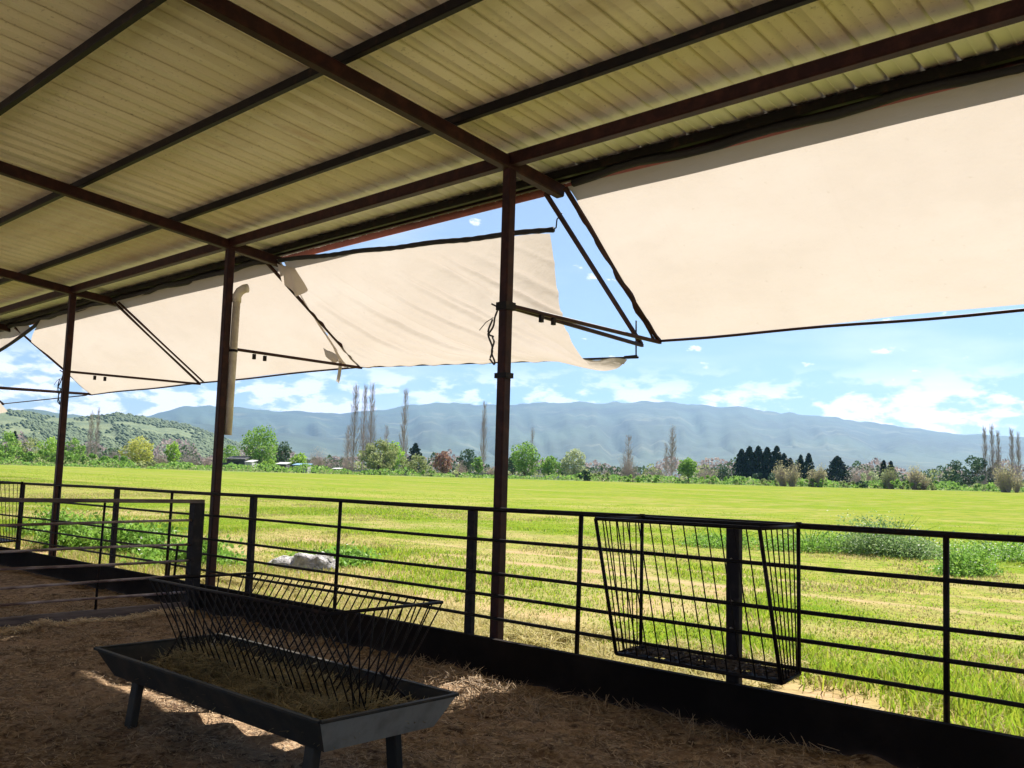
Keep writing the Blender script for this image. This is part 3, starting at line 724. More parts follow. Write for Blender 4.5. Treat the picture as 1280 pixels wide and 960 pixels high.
# ------------------------------------------------------------------ things fixed to the columns
dp = thing('drainpipe', 'short dusty grey plastic pipe with an elbow strapped to the second column', 'pipe', (-10.18, 5.905, .5))
MB().tube([(-10.19, 5.905, .48), (-10.185, 5.905, 1.2), (-10.175, 5.905, 2.13)], [.044, .047, .047], 14).build('pipe', M['pvc'], dp, True)
MB().tube([(-10.175, 5.905, 2.12), (-10.175, 5.905, 2.20), (-10.155, 5.93, 2.26), (-10.115, 5.965, 2.295), (-10.08, 5.99, 2.30)], [.056, .056, .055, .055, .055], 14).build('elbow', M['pvc'], dp, True)
MB().tube([(-10.183, 5.905, 1.50), (-10.183, 5.905, 1.53)], .053, 14).build('strap', M['dark_steel'], dp, True)
for i, (px, yy, lab) in enumerate(((-5.60, 5.76, 'dark frayed rope tied and looped round the nearest column'), (-15.06, 5.76, 'thin dark rope dangling from the third column'))):
    pts = []
    for k in range(70):
        t = k/69; pts.append((px+.022*math.sin(t*9)-.012*math.sin(t*31), yy-.02*math.cos(t*15), 1.56-.50*t+.04*math.sin(t*11)))
    for k in range(30):
        t = k/29; pts.append((px-.01+.03*math.sin(t*7), yy-.02, 1.07+.35*t))
    rb_ = MB().tube(pts, .0085, 6)
    rb_.tube([(px+.0, yy, 1.44), (px-.06, yy-.03, 1.40), (px-.12, yy-.05, 1.33)], .004, 5)
    tag(rb_.build('rope', M['rope'], smooth=True), lab, 'rope', 'ropes tied to the columns')

# ------------------------------------------------------------------ near field: rock, weeds, grass
def gzs(x, y): return float(ground_z(np.array([x]), np.array([y]))[0])
def rock(cx, cy, sx, sy, sz, label, seed):
    rs = np.random.default_rng(seed); V, F = [], []; nu, nv = 22, 12
    for j in range(nv+1):
        for i in range(nu):
            a = 2*math.pi*i/nu; b = math.pi*j/nv
            n = np.array([math.cos(a)*math.sin(b), math.sin(a)*math.sin(b), math.cos(b)])
            k = 1+.30*(fbm(np.array([n[0]*3+seed]), np.array([n[1]*3+n[2]*4]), .8, 3)[0]-.5)*2
            n = np.sign(n)*np.abs(n)**.8
            V.append((cx+n[0]*sx*k, cy+n[1]*sy*k, gzs(cx, cy)-.04+n[2]*sz*k))
    for j in range(nv):
        for i in range(nu): F.append((j*nu+i, j*nu+(i+1) % nu, (j+1)*nu+(i+1) % nu, (j+1)*nu+i))
    return tag(npmesh('rock', V, F, M['rock']), label, 'rock', 'pale rocks in the grass')
rock(-12.45, 8.85, .42, .30, .30, 'pale grey boulder with the rounded top lying behind the fence', 3)
rock(-12.98, 8.75, .44, .28, .22, 'lower flat pale boulder left of the rounded one', 8)
rock(-12.1, 8.35, .10, .08, .06, 'small pale stone in front of the boulders', 5)

def blades(name, X_, Y_, h, w, m, label, cat, lean=.35, dens_keep=None, zoff=0.0):
    n = len(X_); Z = ground_z(X_, Y_)-.01+zoff
    a = RNG.uniform(0, 2*np.pi, n); H = h*RNG.uniform(.5, 1.35, n); W = w*RNG.uniform(.7, 1.3, n)
    ln = RNG.uniform(.1, 1, n)*lean; la = RNG.uniform(0, 2*np.pi, n)
    P = np.stack([X_, Y_, Z], -1); S = np.stack([np.cos(a), np.sin(a), 0*a], -1)*W[:, None]*.5
    L1 = np.stack([np.cos(la)*ln*.35, np.sin(la)*ln*.35, .55+0*a], -1)*H[:, None]
    L2 = np.stack([np.cos(la)*ln*1.1, np.sin(la)*ln*1.1, 1-ln*.35], -1)*H[:, None]
    V = np.stack([P-S, P+S, P+L1-S*.8, P+L1+S*.8, P+L2-S*.12, P+L2+S*.12], 1).reshape(-1, 3)
    b = np.arange(n)*6; F = np.concatenate([np.stack([b, b+1, b+3, b+2], -1), np.stack([b+2, b+3, b+5, b+4], -1)])
    return tag(npmesh(name, V, F, m), label, cat, kind='stuff')
def sample(n, ymin, ymax, p=1.0):
    """points inside the wedge the camera looks at, denser near it"""
    y = ymin*(ymax/ymin)**RNG.random(n) if p == 1 else RNG.uniform(ymin, ymax, n)
    x = RNG.uniform(-3.9, .12, n)*y + RNG.uniform(-.3, .3, n)
    return x, y
x, y = sample(520000, 5.8, 26)
d = dirt_mask(x, y); dr = dry_mask(x, y)
keep = RNG.random(len(x)) > d*1.02-.05
x, y, d, dr = x[keep], y[keep], d[keep], dr[keep]
tall = fbm(x+3, y, 2.2, 3); isdry = RNG.random(len(x)) < dr*.80+.06
H = (np.where(tall > .55, .095, .05)-.02*sstep(9, 16, y))*(1+1.1*sstep(9, 6.2, y)*sstep(.45, .62, tall))
g = ~isdry
blades('grass', x[g], y[g], H[g], .007+.0008*y[g], M['blade'], 'fresh green grass growing just beyond the kerb', 'grass', .7)
blades('dry_grass', x[isdry], y[isdry], H[isdry]*.8, .006+.0009*y[isdry], M['drystraw'], 'bleached dry grass between the fence and the wheel ruts', 'grass', 1.1)
x, y = sample(60000, 20, 40); blades('field_crop', x, y, .035+0*x, .012+.0007*y, M['blade'], 'short bright green crop across the open field', 'crop', .7)
# matted dead grass heaped against the kerb
n = 60000; x = RNG.uniform(-12, -3.4, n); y = 5.95+RNG.random(n)**1.6*1.5; k = fbm(x, y, .7, 3) > .40; x, y = x[k], y[k]
P = np.stack([x, y, ground_z(x, y)+RNG.uniform(0, .10, len(x))], -1)
strands(len(x), lambda n: P, .19, .008, M['drystraw'], 'dead_grass', 'tangled heap of dead straw-coloured grass outside the kerb by the nearest column', 'dead grass', up=.4)

def shrub(cx, cy, w, h, nl, leaf, m, label, cat='shrub', flowers=0, name='shrub', stems=9):
    z0 = gzs(cx, cy); root = thing(name, label, cat, (cx, cy, z0))
    st = MB()
    for k in range(stems):
        a = random.uniform(0, 6.28); rr_ = random.uniform(.2, .9)*w/2
        st.tube([(cx+math.cos(a)*.05, cy+math.sin(a)*.05, z0-.03), (cx+math.cos(a)*rr_*.5, cy+math.sin(a)*rr_*.5, z0+h*.5), (cx+math.cos(a)*rr_, cy+math.sin(a)*rr_, z0+h*random.uniform(.7, .98))], [.012, .008, .003], 5)
    st.build('stem', M['weed'], root)
    n = nl; cc = RNG.normal(0, 1, (14, 3)); cc /= np.linalg.norm(cc, axis=1)[:, None]; cc[:, 2] = abs(cc[:, 2])
    cc = cc*RNG.uniform(.25, .8, (14, 1))*np.array([w/2, w/2, h*.9])
    ci = RNG.integers(0, 14, n); P = cc[ci]+RNG.normal(0, 1, (n, 3))*np.array([w*.12, w*.12, h*.14]); P[:, 2] = np.abs(P[:, 2])
    V, F = cards(P+np.array([cx, cy, z0]), leaf)
    npmesh('foliage', V, F, m, root)
    if flowers:
        t = RNG.integers(0, n, flowers); Q = P[t]*1.06; Q[:, 2] += h*.08
        V, F = cards(Q+np.array([cx, cy, z0]), leaf*.8, flat=True); npmesh('flower', V, F, M['flower'], root)['kind'] = 'stuff'
    return root
def cards(P, size, flat=False, aspect=.6):
    n = len(P); A = RNG.normal(0, 1, (n, 3))
    if flat: A[:, 2] *= .15
    A /= np.linalg.norm(A, axis=1)[:, None]; B = RNG.normal(0, 1, (n, 3)); 
    if flat: B[:, 2] *= .15
    B -= A*(A*B).sum(1)[:, None]; B /= np.linalg.norm(B, axis=1)[:, None]
    s = (size*RNG.uniform(.6, 1.4, n))[:, None]
    V = np.stack([P-A*s*.5, P+B*s*.5*aspect, P+A*s*.5, P-B*s*.5*aspect], 1).reshape(-1, 3)
    b = np.arange(n)*4; return V, np.stack([b, b+1, b+2, b+3], -1)
shrub(-8.0, 21.2, 2.6, .95, 9000, .055, M['weed_dark'], 'big dark green shrub with a haze of white flowers beyond the ruts', flowers=900, stems=22)
shrub(-9.7, 20.8, 2.6, .65, 6500, .05, M['weed'], 'lower light green weed clump left of the big dark shrub', flowers=200, stems=18)
shrub(-11.4, 19.8, 2.0, .45, 3500, .05, M['weed'], 'small bright weed patch farthest left in the shrub row', stems=14)
shrub(-5.5, 18.2, 1.4, .55, 4200, .05, M['weed'], 'separate leafy green bush on the right near the fence upright', flowers=60, stems=18)
shrub(-6.1, 22.6, 3.4, .6, 6500, .05, M['weed'], 'pale flowering weed bed behind the separate leafy bush', flowers=900, stems=24)
shrub(-3.4, 20.5, 2.8, .55, 5200, .05, M['weed'], 'flowering weed bed at the right edge of the picture', flowers=500, stems=20)
# nettles outside the far-left fence bays
for cx, cy, w, h, lab in ((-17.6, 7.3, 1.8, .75, 'tall green weeds against the kerb left of the third column'), (-15.8, 7.4, 1.9, .7, 'green weeds against the kerb just behind the third column'),
                          (-14.0, 7.5, 1.7, .55, 'green weeds against the kerb right of the third column'), (-19.6, 7.6, 1.6, .8, 'tall weeds at the left edge behind the far hay rack'), (-12.9, 9.6, 1.5, .35, 'low green weed patch behind the pen post')):
    shrub(cx, cy, w, h, 3600, .075, M['weed'], lab, 'weeds', flowers=25, name='weed_clump')

# ------------------------------------------------------------------ trees along the far edge of the field
def gp(px, r):
    b, _ = bearing(px); return b.x*r, b.y*r
def fwd(px): b, _ = bearing(px); return (b.x*_f.x+b.y*_f.y)/math.hypot(_f.x, _f.y)
def size_at(px, r, pix): return pix/FPX*r*fwd(px)
def broad_tree(px, r, wpx, hpx, m, label, leaf=.34, n=1500, trunk=.18, cat='tree', name='broadleaf_tree', group='trees along the field edge', clumps=None, bark='bark', sq=1.0):
    x, y = gp(px, r); z0 = gzs(x, y); w = size_at(px, r, wpx)*1.2; h = size_at(px, r, hpx); n = int(n*1.3)
    root = thing(name, label, cat, (x, y, z0), group)
    tb = MB(); tr = max(.05, h*.022); ht = h*trunk
    tb.tube([(x, y, z0-.2), (x+tr, y, z0+ht), (x, y, z0+h*.6)], [tr*1.3, tr, tr*.4], 7)
    C = []; k = clumps or 15
    for i in range(k):
        a = 2.4*i+random.uniform(-.5, .5); t = (i+.5)/k; zz = ht+(h-ht)*(.12+.76*t)
        prof = math.sin(math.pi*(.13+.80*t))**.75*sq
        rr_ = w/2*prof*random.uniform(.35, .78)
        C.append((math.cos(a)*rr_, math.sin(a)*rr_, zz, random.uniform(.75, 1.25)))
        tb.tube([(x, y, z0+ht*.8+.2*(zz-ht)), (x+math.cos(a)*rr_*.6, y+math.sin(a)*rr_*.6, z0+zz*.8), (x+math.cos(a)*rr_, y+math.sin(a)*rr_, z0+zz)], [tr*.45, tr*.25, tr*.08], 4)
    tb.build('trunk', M[bark], root)
    C = np.array(C); ci = RNG.integers(0, k, n); cs = min(w, h)*.19
    D = RNG.normal(0, 1, (n, 3)); D /= np.linalg.norm(D, axis=1)[:, None]
    P = C[ci, :3]+D*(cs*C[ci, 3]*RNG.uniform(.35, 1.15, n)**.6)[:, None]*np.array([1, 1, .85])
    P[:, 2] = np.maximum(P[:, 2], .05)
    V, F = cards(P+np.array([x, y, z0]), leaf, aspect=.8)
    npmesh('crown', V, F, m, root)
    return root
def bush(px, r, wpx, hpx, m, label, n=700, name='bush', leaf=.32, group='bushes along the field edge', cat='bush'):
    return broad_tree(px, r, wpx, hpx, m, label, leaf, n, .02, cat, name, group, 10, sq=1.25)
def poplar(px, r, wpx, hpx, label, n=60, cat='tree'):
    n = int(n*2.2); wpx *= 1.45
    x, y = gp(px, r); z0 = gzs(x, y); w = size_at(px, r, wpx); h = size_at(px, r, hpx)
    root = thing('bare_poplar', label, cat, (x, y, z0), 'bare poplars along the field edge')
    MB().tube([(x, y, z0-.2), (x+random.uniform(-.1, .1), y, z0+h*.5), (x, y, z0+h)], [h*.008, h*.0045, .012], 6).build('trunk', M['twig'], root)
    tw = MB()
    for k in range(n):
        t = random.uniform(.12, .93); a = random.uniform(0, 6.28); L_ = h*random.uniform(.10, .20)*(1.1-t*.6); sp = w/2*(1.15-.75*t)*random.uniform(.4, 1)
        p0 = Vector((x, y, z0+h*t)); p1 = p0+Vector((math.cos(a)*sp*.6, math.sin(a)*sp*.6, L_*.4)); p2 = p0+Vector((math.cos(a)*sp, math.sin(a)*sp, L_))
        tw.tube([p0, p1, p2], [.022, .014, .007], 3, cap=False)
        for q in range(2):
            b_ = a+random.uniform(-.9, .9); tw.tube([p1, p1+Vector((math.cos(b_)*sp*.35, math.sin(b_)*sp*.35, L_*.55))], [.012, .006], 3, cap=False)
    tw.build('crown', M['twig'], root); return root
def bare_bush(px, r, wpx, hpx, m, label, n=170, spread=.5, group='leafless bushes along the field edge', leaf=.13, cards_n=700, name='bare_bush'):
    x, y = gp(px, r); z0 = gzs(x, y); w = size_at(px, r, wpx); h = size_at(px, r, hpx)
    root = thing(name, label, 'bush', (x, y, z0), group); tw = MB(); tips = []
    sub = [(random.uniform(-.36, .36)*w, random.uniform(-.2, .2)*w, random.uniform(.55, 1)) for _ in range(6)]
    for k in range(n):
        cx_, cy_, ch = sub[k % 6]; a = random.uniform(0, 6.28); rr_ = w*.24*math.sqrt(random.random()); zz = h*ch*random.uniform(.45, 1)*math.sqrt(max(.15, 1-(rr_/(w*.24))**2*.6))
        b0 = Vector((x+cx_*.8+math.cos(a)*rr_*.2, y+cy_*.8+math.sin(a)*rr_*.2, z0)); p = Vector((x+cx_+math.cos(a)*rr_, y+cy_+math.sin(a)*rr_, z0+zz)); mid_ = b0.lerp(p, .5)+Vector((0, 0, zz*.08))
        tw.tube([b0, mid_, p], [.024, .015, .007], 3, cap=False); tips += [p, mid_.lerp(p, .5), mid_.lerp(p, .8), mid_, b0.lerp(mid_, .5)]
    tw.build('stem', M['twig'], root)
    T = np.array([tuple(t) for t in tips]); P = T[RNG.integers(0, len(T), cards_n)]+RNG.normal(0, .25, (cards_n, 3))
    V, F = cards(P, leaf, aspect=.5); npmesh('crown', V, F, m, root); return root
def conifer(px, r, wpx, hpx, label, n=900):
    wpx *= 1.75; n = int(n*2.2); hpx *= random.uniform(.9, 1.08)
    x, y = gp(px, r); z0 = gzs(x, y); w = size_at(px, r, wpx); h = size_at(px, r, hpx)
    root = thing('conifer', label, 'tree', (x, y, z0), 'dark conifers along the field edge')
    MB().tube([(x, y, z0-.2), (x, y, z0+h*.97)], [h*.018, .03], 6).build('trunk', M['bark'], root)
    t = RNG.random(n)**.8; a = RNG.uniform(0, 6.28, n)+6*t; lob = 1+.28*np.sin(a*3+t*19)+.18*np.sin(t*47)
    rr_ = w/2*(1-t)**.62*np.minimum(1, t*9+.55)*lob*RNG.uniform(.45, 1, n)
    P = np.stack([np.cos(a)*rr_+x, np.sin(a)*rr_+y, z0+h*(.03+.96*t)-rr_*.12], -1)
    V, F = cards(P, .42, aspect=.7); npmesh('crown', V, F, M['conifer'], root); return root

# hedge and trees, left to right as they stand (bearing in photo pixels, distance in metres)
bush(3, 165, 34, 42, M['green'], 'leftmost rounded green bush at the end of the hedge', 900)
bush(30, 175, 30, 34, M['olive'], 'olive bush second from the left behind the hedge')
conifer(14, 190, 9, 44, 'small dark conifer poking up at the far left', 300)
bush(58, 170, 26, 36, M['bright'], 'light green bush just left of the third column')
bush(88, 170, 24, 37, M['green'], 'dark green round bush just right of the third column')
poplar(109, 172, 10, 68, 'dark leafless poplar standing alone in the left hedge', 80)
poplar(117, 176, 9, 73, 'paler leafless poplar close beside the dark lone one', 70)
bare_bush(141, 172, 28, 30, M['purpletwig'], 'purplish bare bush between the lone poplars and the yellow tree')
broad_tree(171, 168, 36, 38, M['yellowgreen'], 'round yellow-green tree in the left third of the field edge', n=1300, trunk=.08, bark='twig')
bare_bush(196, 175, 26, 30, M['pinktwig'], 'pinkish grey bare bush right of the yellow-green tree', group='leafless bushes along the field edge')
broad_tree(214, 172, 17, 34, M['bright'], 'slim light green tree among bare bushes left of the second column', n=600)
bare_bush(238, 172, 34, 26, M['purpletwig'], 'wide low bare bush just left of the second column')
bare_bush(262, 175, 20, 24, M['pinktwig'], 'low pinkish bare bush behind the second column')
for i, (px, w, h, lab) in enumerate(((12, 44, 19, 'low dense hedge bush at the left edge'), (46, 40, 20, 'low dense hedge bush before the light green bush'), (80, 36, 19, 'low dense hedge bush before the dark round bush'), (112, 36, 17, 'low dense hedge bush under the lone poplars'), (144, 34, 15, 'low dense hedge bush under the purplish bare one'))):
    bush(px, 158, w, h, M['green'], lab, 900, name='hedge_bush', leaf=.28, group='low hedge at the left field edge')
bush(182, 158, 40, 9, M['olive'], 'thin low scrub under the yellow-green tree', 400); bush(226, 160, 34, 9, M['green'], 'thin low scrub left of the second column', 350)
bush(284, 180, 20, 34, M['green'], 'green bush directly right of the second column')
broad_tree(322, 172, 46, 55, M['green'], 'large spreading green tree right of the second column', n=2400, trunk=.14)
broad_tree(352, 178, 25, 38, M['darkgreen'], 'dark green tree touching the large spreading one', n=800)
broad_tree(372, 170, 22, 24, M['bright'], 'small light green tree over the sheds', n=600)
bush(336, 166, 22, 16, M['bright'], 'bright low bush before the large spreading tree', 350)
bare_bush(398, 176, 46, 38, M['pinktwig'], 'broad pinkish bare bush left of the tall poplars', 220, cards_n=1500)
bare_bush(430, 172, 40, 34, M['pinktwig'], 'pinkish bare bush at the foot of the three tall poplars', 200, cards_n=1200)
poplar(440, 176, 15, 112, 'left one of the three tall bare poplars', 120)
poplar(452, 178, 12, 113, 'middle one of the three tall bare poplars', 110)
poplar(461, 174, 14, 116, 'right and tallest of the three bare poplars', 120)
poplar(433, 180, 13, 62, 'short bare poplar left of the three tall ones', 90)
broad_tree(474, 158, 56, 44, M['olive'], 'wide olive willow standing forward by the tall poplars', n=2600, trunk=.05)
broad_tree(491, 168, 26, 42, M['bright'], 'bright green tree behind the wide olive willow', n=1000)
poplar(481, 178, 10, 62, 'small bare poplar rising behind the bright green tree', 60)
poplar(503, 176, 12, 108, 'single tall bare poplar midway between the two columns', 120)
conifer(518, 178, 18, 42, 'dark conifer right of the single tall poplar', 500)
bush(518, 160, 32, 27, M['olive'], 'olive bush in front of the dark conifer', 900)
broad_tree(553, 168, 24, 32, M['redbud'], 'red-blossomed small tree left of the nearest column', n=900)
bare_bush(574, 170, 28, 28, M['pinktwig'], 'pinkish bare bush right of the red-blossomed tree')
broad_tree(583, 180, 22, 36, M['darkgreen'], 'dark rounded tree behind the pinkish bush', n=700)
broad_tree(597, 168, 12, 28, M['green'], 'slim green tree just left of the nearest column', n=400)
poplar(603, 178, 10, 96, 'tall bare poplar just left of the nearest column', 100)
bare_bush(613, 170, 22, 20, M['pinktwig'], 'low brown bare bush at the left side of the nearest column')
bush(536, 156, 26, 8, M['green'], 'low green scrub before the olive bush', 300); bush(588, 156, 34, 7, M['darkgreen'], 'low dark scrub left of the nearest column', 300)
broad_tree(640, 172, 16, 30, M['darkgreen'], 'dark tree right behind the nearest column', n=400)
broad_tree(655, 164, 34, 46, M['green'], 'full green tree right of the nearest column', n=1800, trunk=.1)
poplar(664, 180, 9, 64, 'small bare poplar behind the full green tree', 60)
broad_tree(687, 166, 27, 30, M['green'], 'smaller round green tree second right of the nearest column', n=1000, trunk=.1)
broad_tree(717, 168, 30, 40, M['pale'], 'pale greyish green tree third right of the nearest column', n=1300, trunk=.06, bark='twig')
bush(702, 176, 20, 26, M['darkgreen'], 'dark bush between the round green and the pale tree', 400)
bush(731, 150, 15, 13, M['darkgreen'], 'small dark bush standing alone on the field edge', 500)
bare_bush(785, 166, 46, 48, M['pinktwig'], 'wide brown bare thicket in the middle of the picture', 260, cards_n=1000)
poplar(785, 170, 16, 58, 'leafless poplar rising out of the brown thicket', 90)
poplar(840, 172, 14, 72, 'tall bare poplar right of the brown thicket', 120); poplar(832, 176, 8, 50, 'short bare poplar left of the tall one by the thicket', 50)
broad_tree(860, 152, 27, 30, M['green'], 'small green tree on a thin trunk, on the field edge', n=900, trunk=.3)
bare_bush(885, 172, 34, 30, M['pinktwig'], 'light brown bare bush right of the small green tree', 150)
broad_tree(905, 180, 20, 22, M['darkgreen'], 'dark low tree left of the conifer wood', n=400)
bare_bush(818, 172, 26, 24, M['purpletwig'], 'small purplish bare bush before the tall bare poplar'); bare_bush(752, 172, 22, 20, M['purpletwig'], 'small purplish bare bush left of the brown thicket')
for px, w, h, lab in ((927, 16, 44, 'leftmost conifer of the dark wood'), (937, 17, 50, 'second conifer of the dark wood'), (948, 18, 51, 'third conifer of the dark wood'), (959, 18, 49, 'fourth and fullest conifer of the dark wood'), (971, 16, 48, 'fifth conifer of the dark wood'), (980, 14, 44, 'sixth conifer of the dark wood'), (988, 12, 38, 'rightmost conifer of the dark wood'),
                      (1001, 10, 43, 'slender conifer left in the pair above the reeds'), (1011, 13, 44, 'slender conifer right in the pair above the reeds'), (1047, 24, 40, 'lone dark conifer between the reeds and the bare tree'), (1105, 9, 36, 'thin conifer left of the two over the olives'), (1114, 9, 35, 'thin conifer right of the two over the olives')):
    conifer(px, 182, w, h, lab, 1100 if w > 14 else 500)
bush(955, 178, 60, 16, M['darkgreen'], 'dark undergrowth at the foot of the conifer wood', 900)
bare_bush(1077, 176, 38, 36, M['pinktwig'], 'broad pinkish bare tree between the dark conifers', 240, cards_n=1700)
def reeds(px, r, wpx, hpx, label, m='reed', n=420):
    return bare_bush(px, r, wpx, hpx, M[m], label, n, group='feathery reed clumps on the field edge', leaf=.18, cards_n=2600, name='reed_clump')
reeds(988, 148, 36, 38, 'left feathery reed clump before the conifer wood'); reeds(1021, 148, 20, 34, 'narrow feathery reed clump right of the left one')
reeds(1114, 150, 32, 36, 'olive feathery clump before the two thin conifers', 'olive'); reeds(1145, 148, 34, 34, 'wide feathery clump midway to the right edge', 'reed')
reeds(1262, 146, 36, 44, 'dense feathery clump at the right edge of the field'); bush(1092, 170, 34, 22, M['pale'], 'pale bush under the broad pinkish tree', 500)
bush(1078, 150, 16, 9, M['darkgreen'], 'small dark bush low on the right field edge', 300); bush(1160, 152, 26, 12, M['green'], 'green bush right of the wide feathery clump', 400)
broad_tree(1216, 176, 62, 42, M['darkgreen'], 'big dark domed evergreen tree near the right edge', n=2200, trunk=.05)
bush(1186, 172, 30, 20, M['darkgreen'], 'dark bush left of the big domed evergreen', 500); bush(1235, 166, 60, 20, M['darkgreen'], 'dark hedge below the big domed evergreen', 800)
for px, h, w, lab in ((1232, 80, 9, 'first of the bare poplars over the domed evergreen'), (1241, 84, 9, 'second of the bare poplars over the domed evergreen'), (1249, 76, 9, 'third of the bare poplars over the domed evergreen'), (1266, 80, 9, 'bare poplar rising behind the dense reed clump'), (1274, 74, 8, 'last bare poplar at the right edge')):
    poplar(px, 176, w, h, lab, 90)
bare_bush(1238, 170, 36, 40, M['purpletwig'], 'brown bare thicket at the foot of the right poplars', 200)
# low scrub strip along the ditch at the right
for k, px in enumerate(range(752, 1260, 34)):
    if abs(px-860) < 14: continue
    bush(px+random.uniform(-5, 5), 147+random.uniform(0, 6), 30, 8+random.random()*4, M['green' if k % 3 else 'olive'], ['low green scrub tuft number'][0].replace(' number', '')+' in the ditch row '+['beside the lone dark bush', 'under the brown thicket, left', 'under the brown thicket, right', 'left of the small green tree', 'right of the small green tree', 'before the light brown bush', 'left of the conifer wood', 'under the conifer wood', 'before the left reed clump', 'between the two reed clumps', 'below the lone dark conifer', 'below the broad pinkish tree', 'before the olive feathery clump', 'left of the wide feathery clump', 'below the big domed evergreen'][min(k, 14)], 260, group='scrub tufts in the ditch row')
# ground cover between and behind the trees
def far_cover(name, n, r0, r1, hmin, hmax, size, m, label, scale, lo, px0=-20, px1=1300, pat=None):
    px = RNG.uniform(px0, px1, n); r = RNG.uniform(r0, r1, n); a = np.arctan2(*reversed([np.interp(px, PXS, BX), np.interp(px, PXS, BY)]))
    x, y = np.cos(a)*r, np.sin(a)*r; nn = fbm(px, r*0+r0, scale, 3); k = nn > lo; x, y, nn = x[k], y[k], nn[k]
    H = hmin+(hmax-hmin)*np.clip((nn-lo)/(.75-lo), 0, 1)
    P = np.stack([x, y, ground_z(x, y)+H*1.25*RNG.random(len(x))**.8], -1); V, F = cards(P, size, aspect=.8)
    tag(npmesh(name, V, F, m), label, 'vegetation', kind='stuff')
PXS = np.linspace(-60, 1340, 60); BX = np.array([bearing(p)[0].x for p in PXS]); BY = np.array([bearing(p)[0].y for p in PXS])
far_cover('ditch_growth', 16000, 148, 170, .15, 1.3, .34, M['green'], 'ragged green growth along the ditch beyond the field', 26, .30)
far_cover('ditch_growth', 7000, 148, 166, .1, 1.0, .3, M['olive'], 'pale dry growth mixed along the ditch beyond the field', 18, .38)
far_cover('far_thicket', 20000, 196, 220, .8, 4.8, .55, M['purpletwig'], 'greyish bare thicket far behind the field edge trees', 30, .24)
far_cover('far_thicket', 18000, 190, 214, .6, 4.2, .55, M['darkgreen'], 'dark green undergrowth far behind the field edge trees', 24, .28)
far_cover('far_thicket', 9000, 186, 200, .4, 3.0, .5, M['olive'], 'olive scrub behind the field edge trees', 20, .40)
# sheds and a wall on the far side at the left
def hut(px, r, wpx, hpx, mw, mr, label, name='farm_hut'):
    x, y = gp(px, r); z0 = gzs(x, y); w = size_at(px, r, wpx); h = size_at(px, r, hpx)
    h *= .8; root = thing(name, label, 'hut', (x, y, z0), 'farm huts beyond the field')
    t = Vector((_r.x, _r.y, 0)); q = Vector((_f.x, _f.y, 0)).normalized()
    def P(a, b, c): v = Vector((x, y, z0))+t*a*w/2+q*b*1.6+Vector((0, 0, c)); return tuple(v)
    MB().add([P(a, b, c) for c in (-.3, h*.78) for a, b in ((-1, -1), (1, -1), (1, 1), (-1, 1))], [(0, 3, 2, 1), (4, 5, 6, 7), (0, 1, 5, 4), (1, 2, 6, 5), (2, 3, 7, 6), (3, 0, 4, 7)]).build('wall', mw, root)
    MB().add([P(a*1.1, b*1.25, c) for c in (h*.79, h*.86) for a, b in ((-1, -1), (1, -1))]+[P(a*1.1, b*1.25, c) for c in (h, h*1.07) for a, b in ((-1, 1), (1, 1))], [(0, 1, 5, 4), (2, 6, 7, 3), (0, 2, 3, 1), (0, 4, 6, 2), (1, 3, 7, 5), (4, 5, 7, 6)]).build('roof', mr, root)
    MB().add([P(a, -1.02, c) for a, c in ((-.2, 0), (.35, 0), (.35, h*.6), (-.2, h*.6))]+[P(a, -1.05, c) for a, c in ((-.2, 0), (.35, 0), (.35, h*.6), (-.2, h*.6))], [(4, 5, 6, 7), (0, 4, 7, 3), (1, 2, 6, 5), (3, 7, 6, 2)]).build('door', M['dark_steel'], root)
    return root
M['hutdark'] = mat('dark_plank', (.05, .05, .055), .9); M['hutwhite'] = mat('white_sheet_roof', (.42, .42, .41), .6); M['hutblue'] = mat('blue_tarp', (.12, .24, .38), .6); M['hutgrey'] = mat('grey_block_wall', (.30, .29, .28), .9)
hut(297, 168, 22, 22, M['hutdark'], M['hutdark'], 'dark plank hut beyond the field just right of the second column')
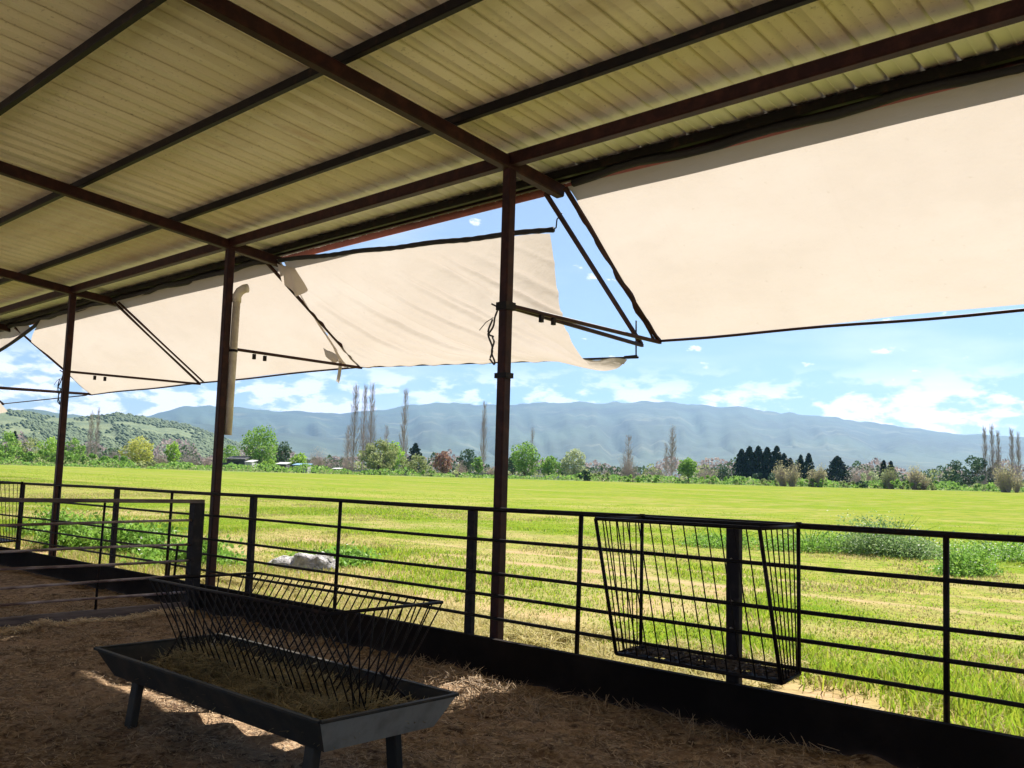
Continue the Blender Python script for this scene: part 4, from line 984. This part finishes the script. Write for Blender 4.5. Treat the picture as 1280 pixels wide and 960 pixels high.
hut(313, 164, 8, 17, M['hutwhite'], M['hutwhite'], 'narrow white hut under the large spreading tree')
hut(353, 163, 12, 15, M['hutdark'], M['hutwhite'], 'little hut with a white roof under the dark green tree')
hut(377, 164, 18, 14, M['hutgrey'], M['hutblue'], 'little hut with a blue tarpaulin roof')
hut(421, 164, 9, 9, M['hutgrey'], M['hutwhite'], 'tiny white-roofed hut below the pinkish bare bushes')
def far_wall(px0, px1, r, hpx, m, label):
    mb = MB(); P = []
    for px in np.linspace(px0, px1, 14):
        x, y = gp(px, r); z = gzs(x, y); h = size_at(px, r, hpx)*(.8+.3*random.random()); b = Vector((x, y, 0)).normalized()
        P += [(x, y, z-.3), (x, y, z+h), (x+b.x*.4, y+b.y*.4, z+h), (x+b.x*.4, y+b.y*.4, z-.3)]
    n = 14; F = [(i*4+k, (i+1)*4+k, (i+1)*4+(k+1) % 4, i*4+(k+1) % 4) for i in range(n-1) for k in range(4)]+[(0, 1, 2, 3), (n*4-1, n*4-2, n*4-3, n*4-4)]
    return tag(MB().add(P, F).build('field_wall', m), label, 'wall')
far_wall(272, 398, 167, 10, M['hutdark'], 'dark low fence wall between the farm huts')
far_wall(664, 700, 160, 5, M['hutwhite'], 'whitish low rubble wall before the two green trees')
far_wall(400, 620, 170, 6, M['hutgrey'], 'grey low field wall behind the pinkish bushes')

# ------------------------------------------------------------------ haze
M['haze'] = bpy.data.materials.new('haze'); M['haze'].use_nodes = True
hn, hl = M['haze'].node_tree.nodes, M['haze'].node_tree.links; hn.clear()
ho = hn.new('ShaderNodeOutputMaterial'); hv_ = hn.new('ShaderNodeVolumePrincipled')
hv_.inputs['Color'].default_value = (.20, .39, .70, 1); hv_.inputs['Density'].default_value = .92e-4; hv_.inputs['Anisotropy'].default_value = .3
hl.new(hv_.outputs[0], ho.inputs['Volume'])
hz = MB().box(-7400, 7400, -7400, 7400, -8, 900).build('haze', M['haze'])
tag(hz, 'pale blue air haze over the far field and mountains', 'haze', kind='stuff')
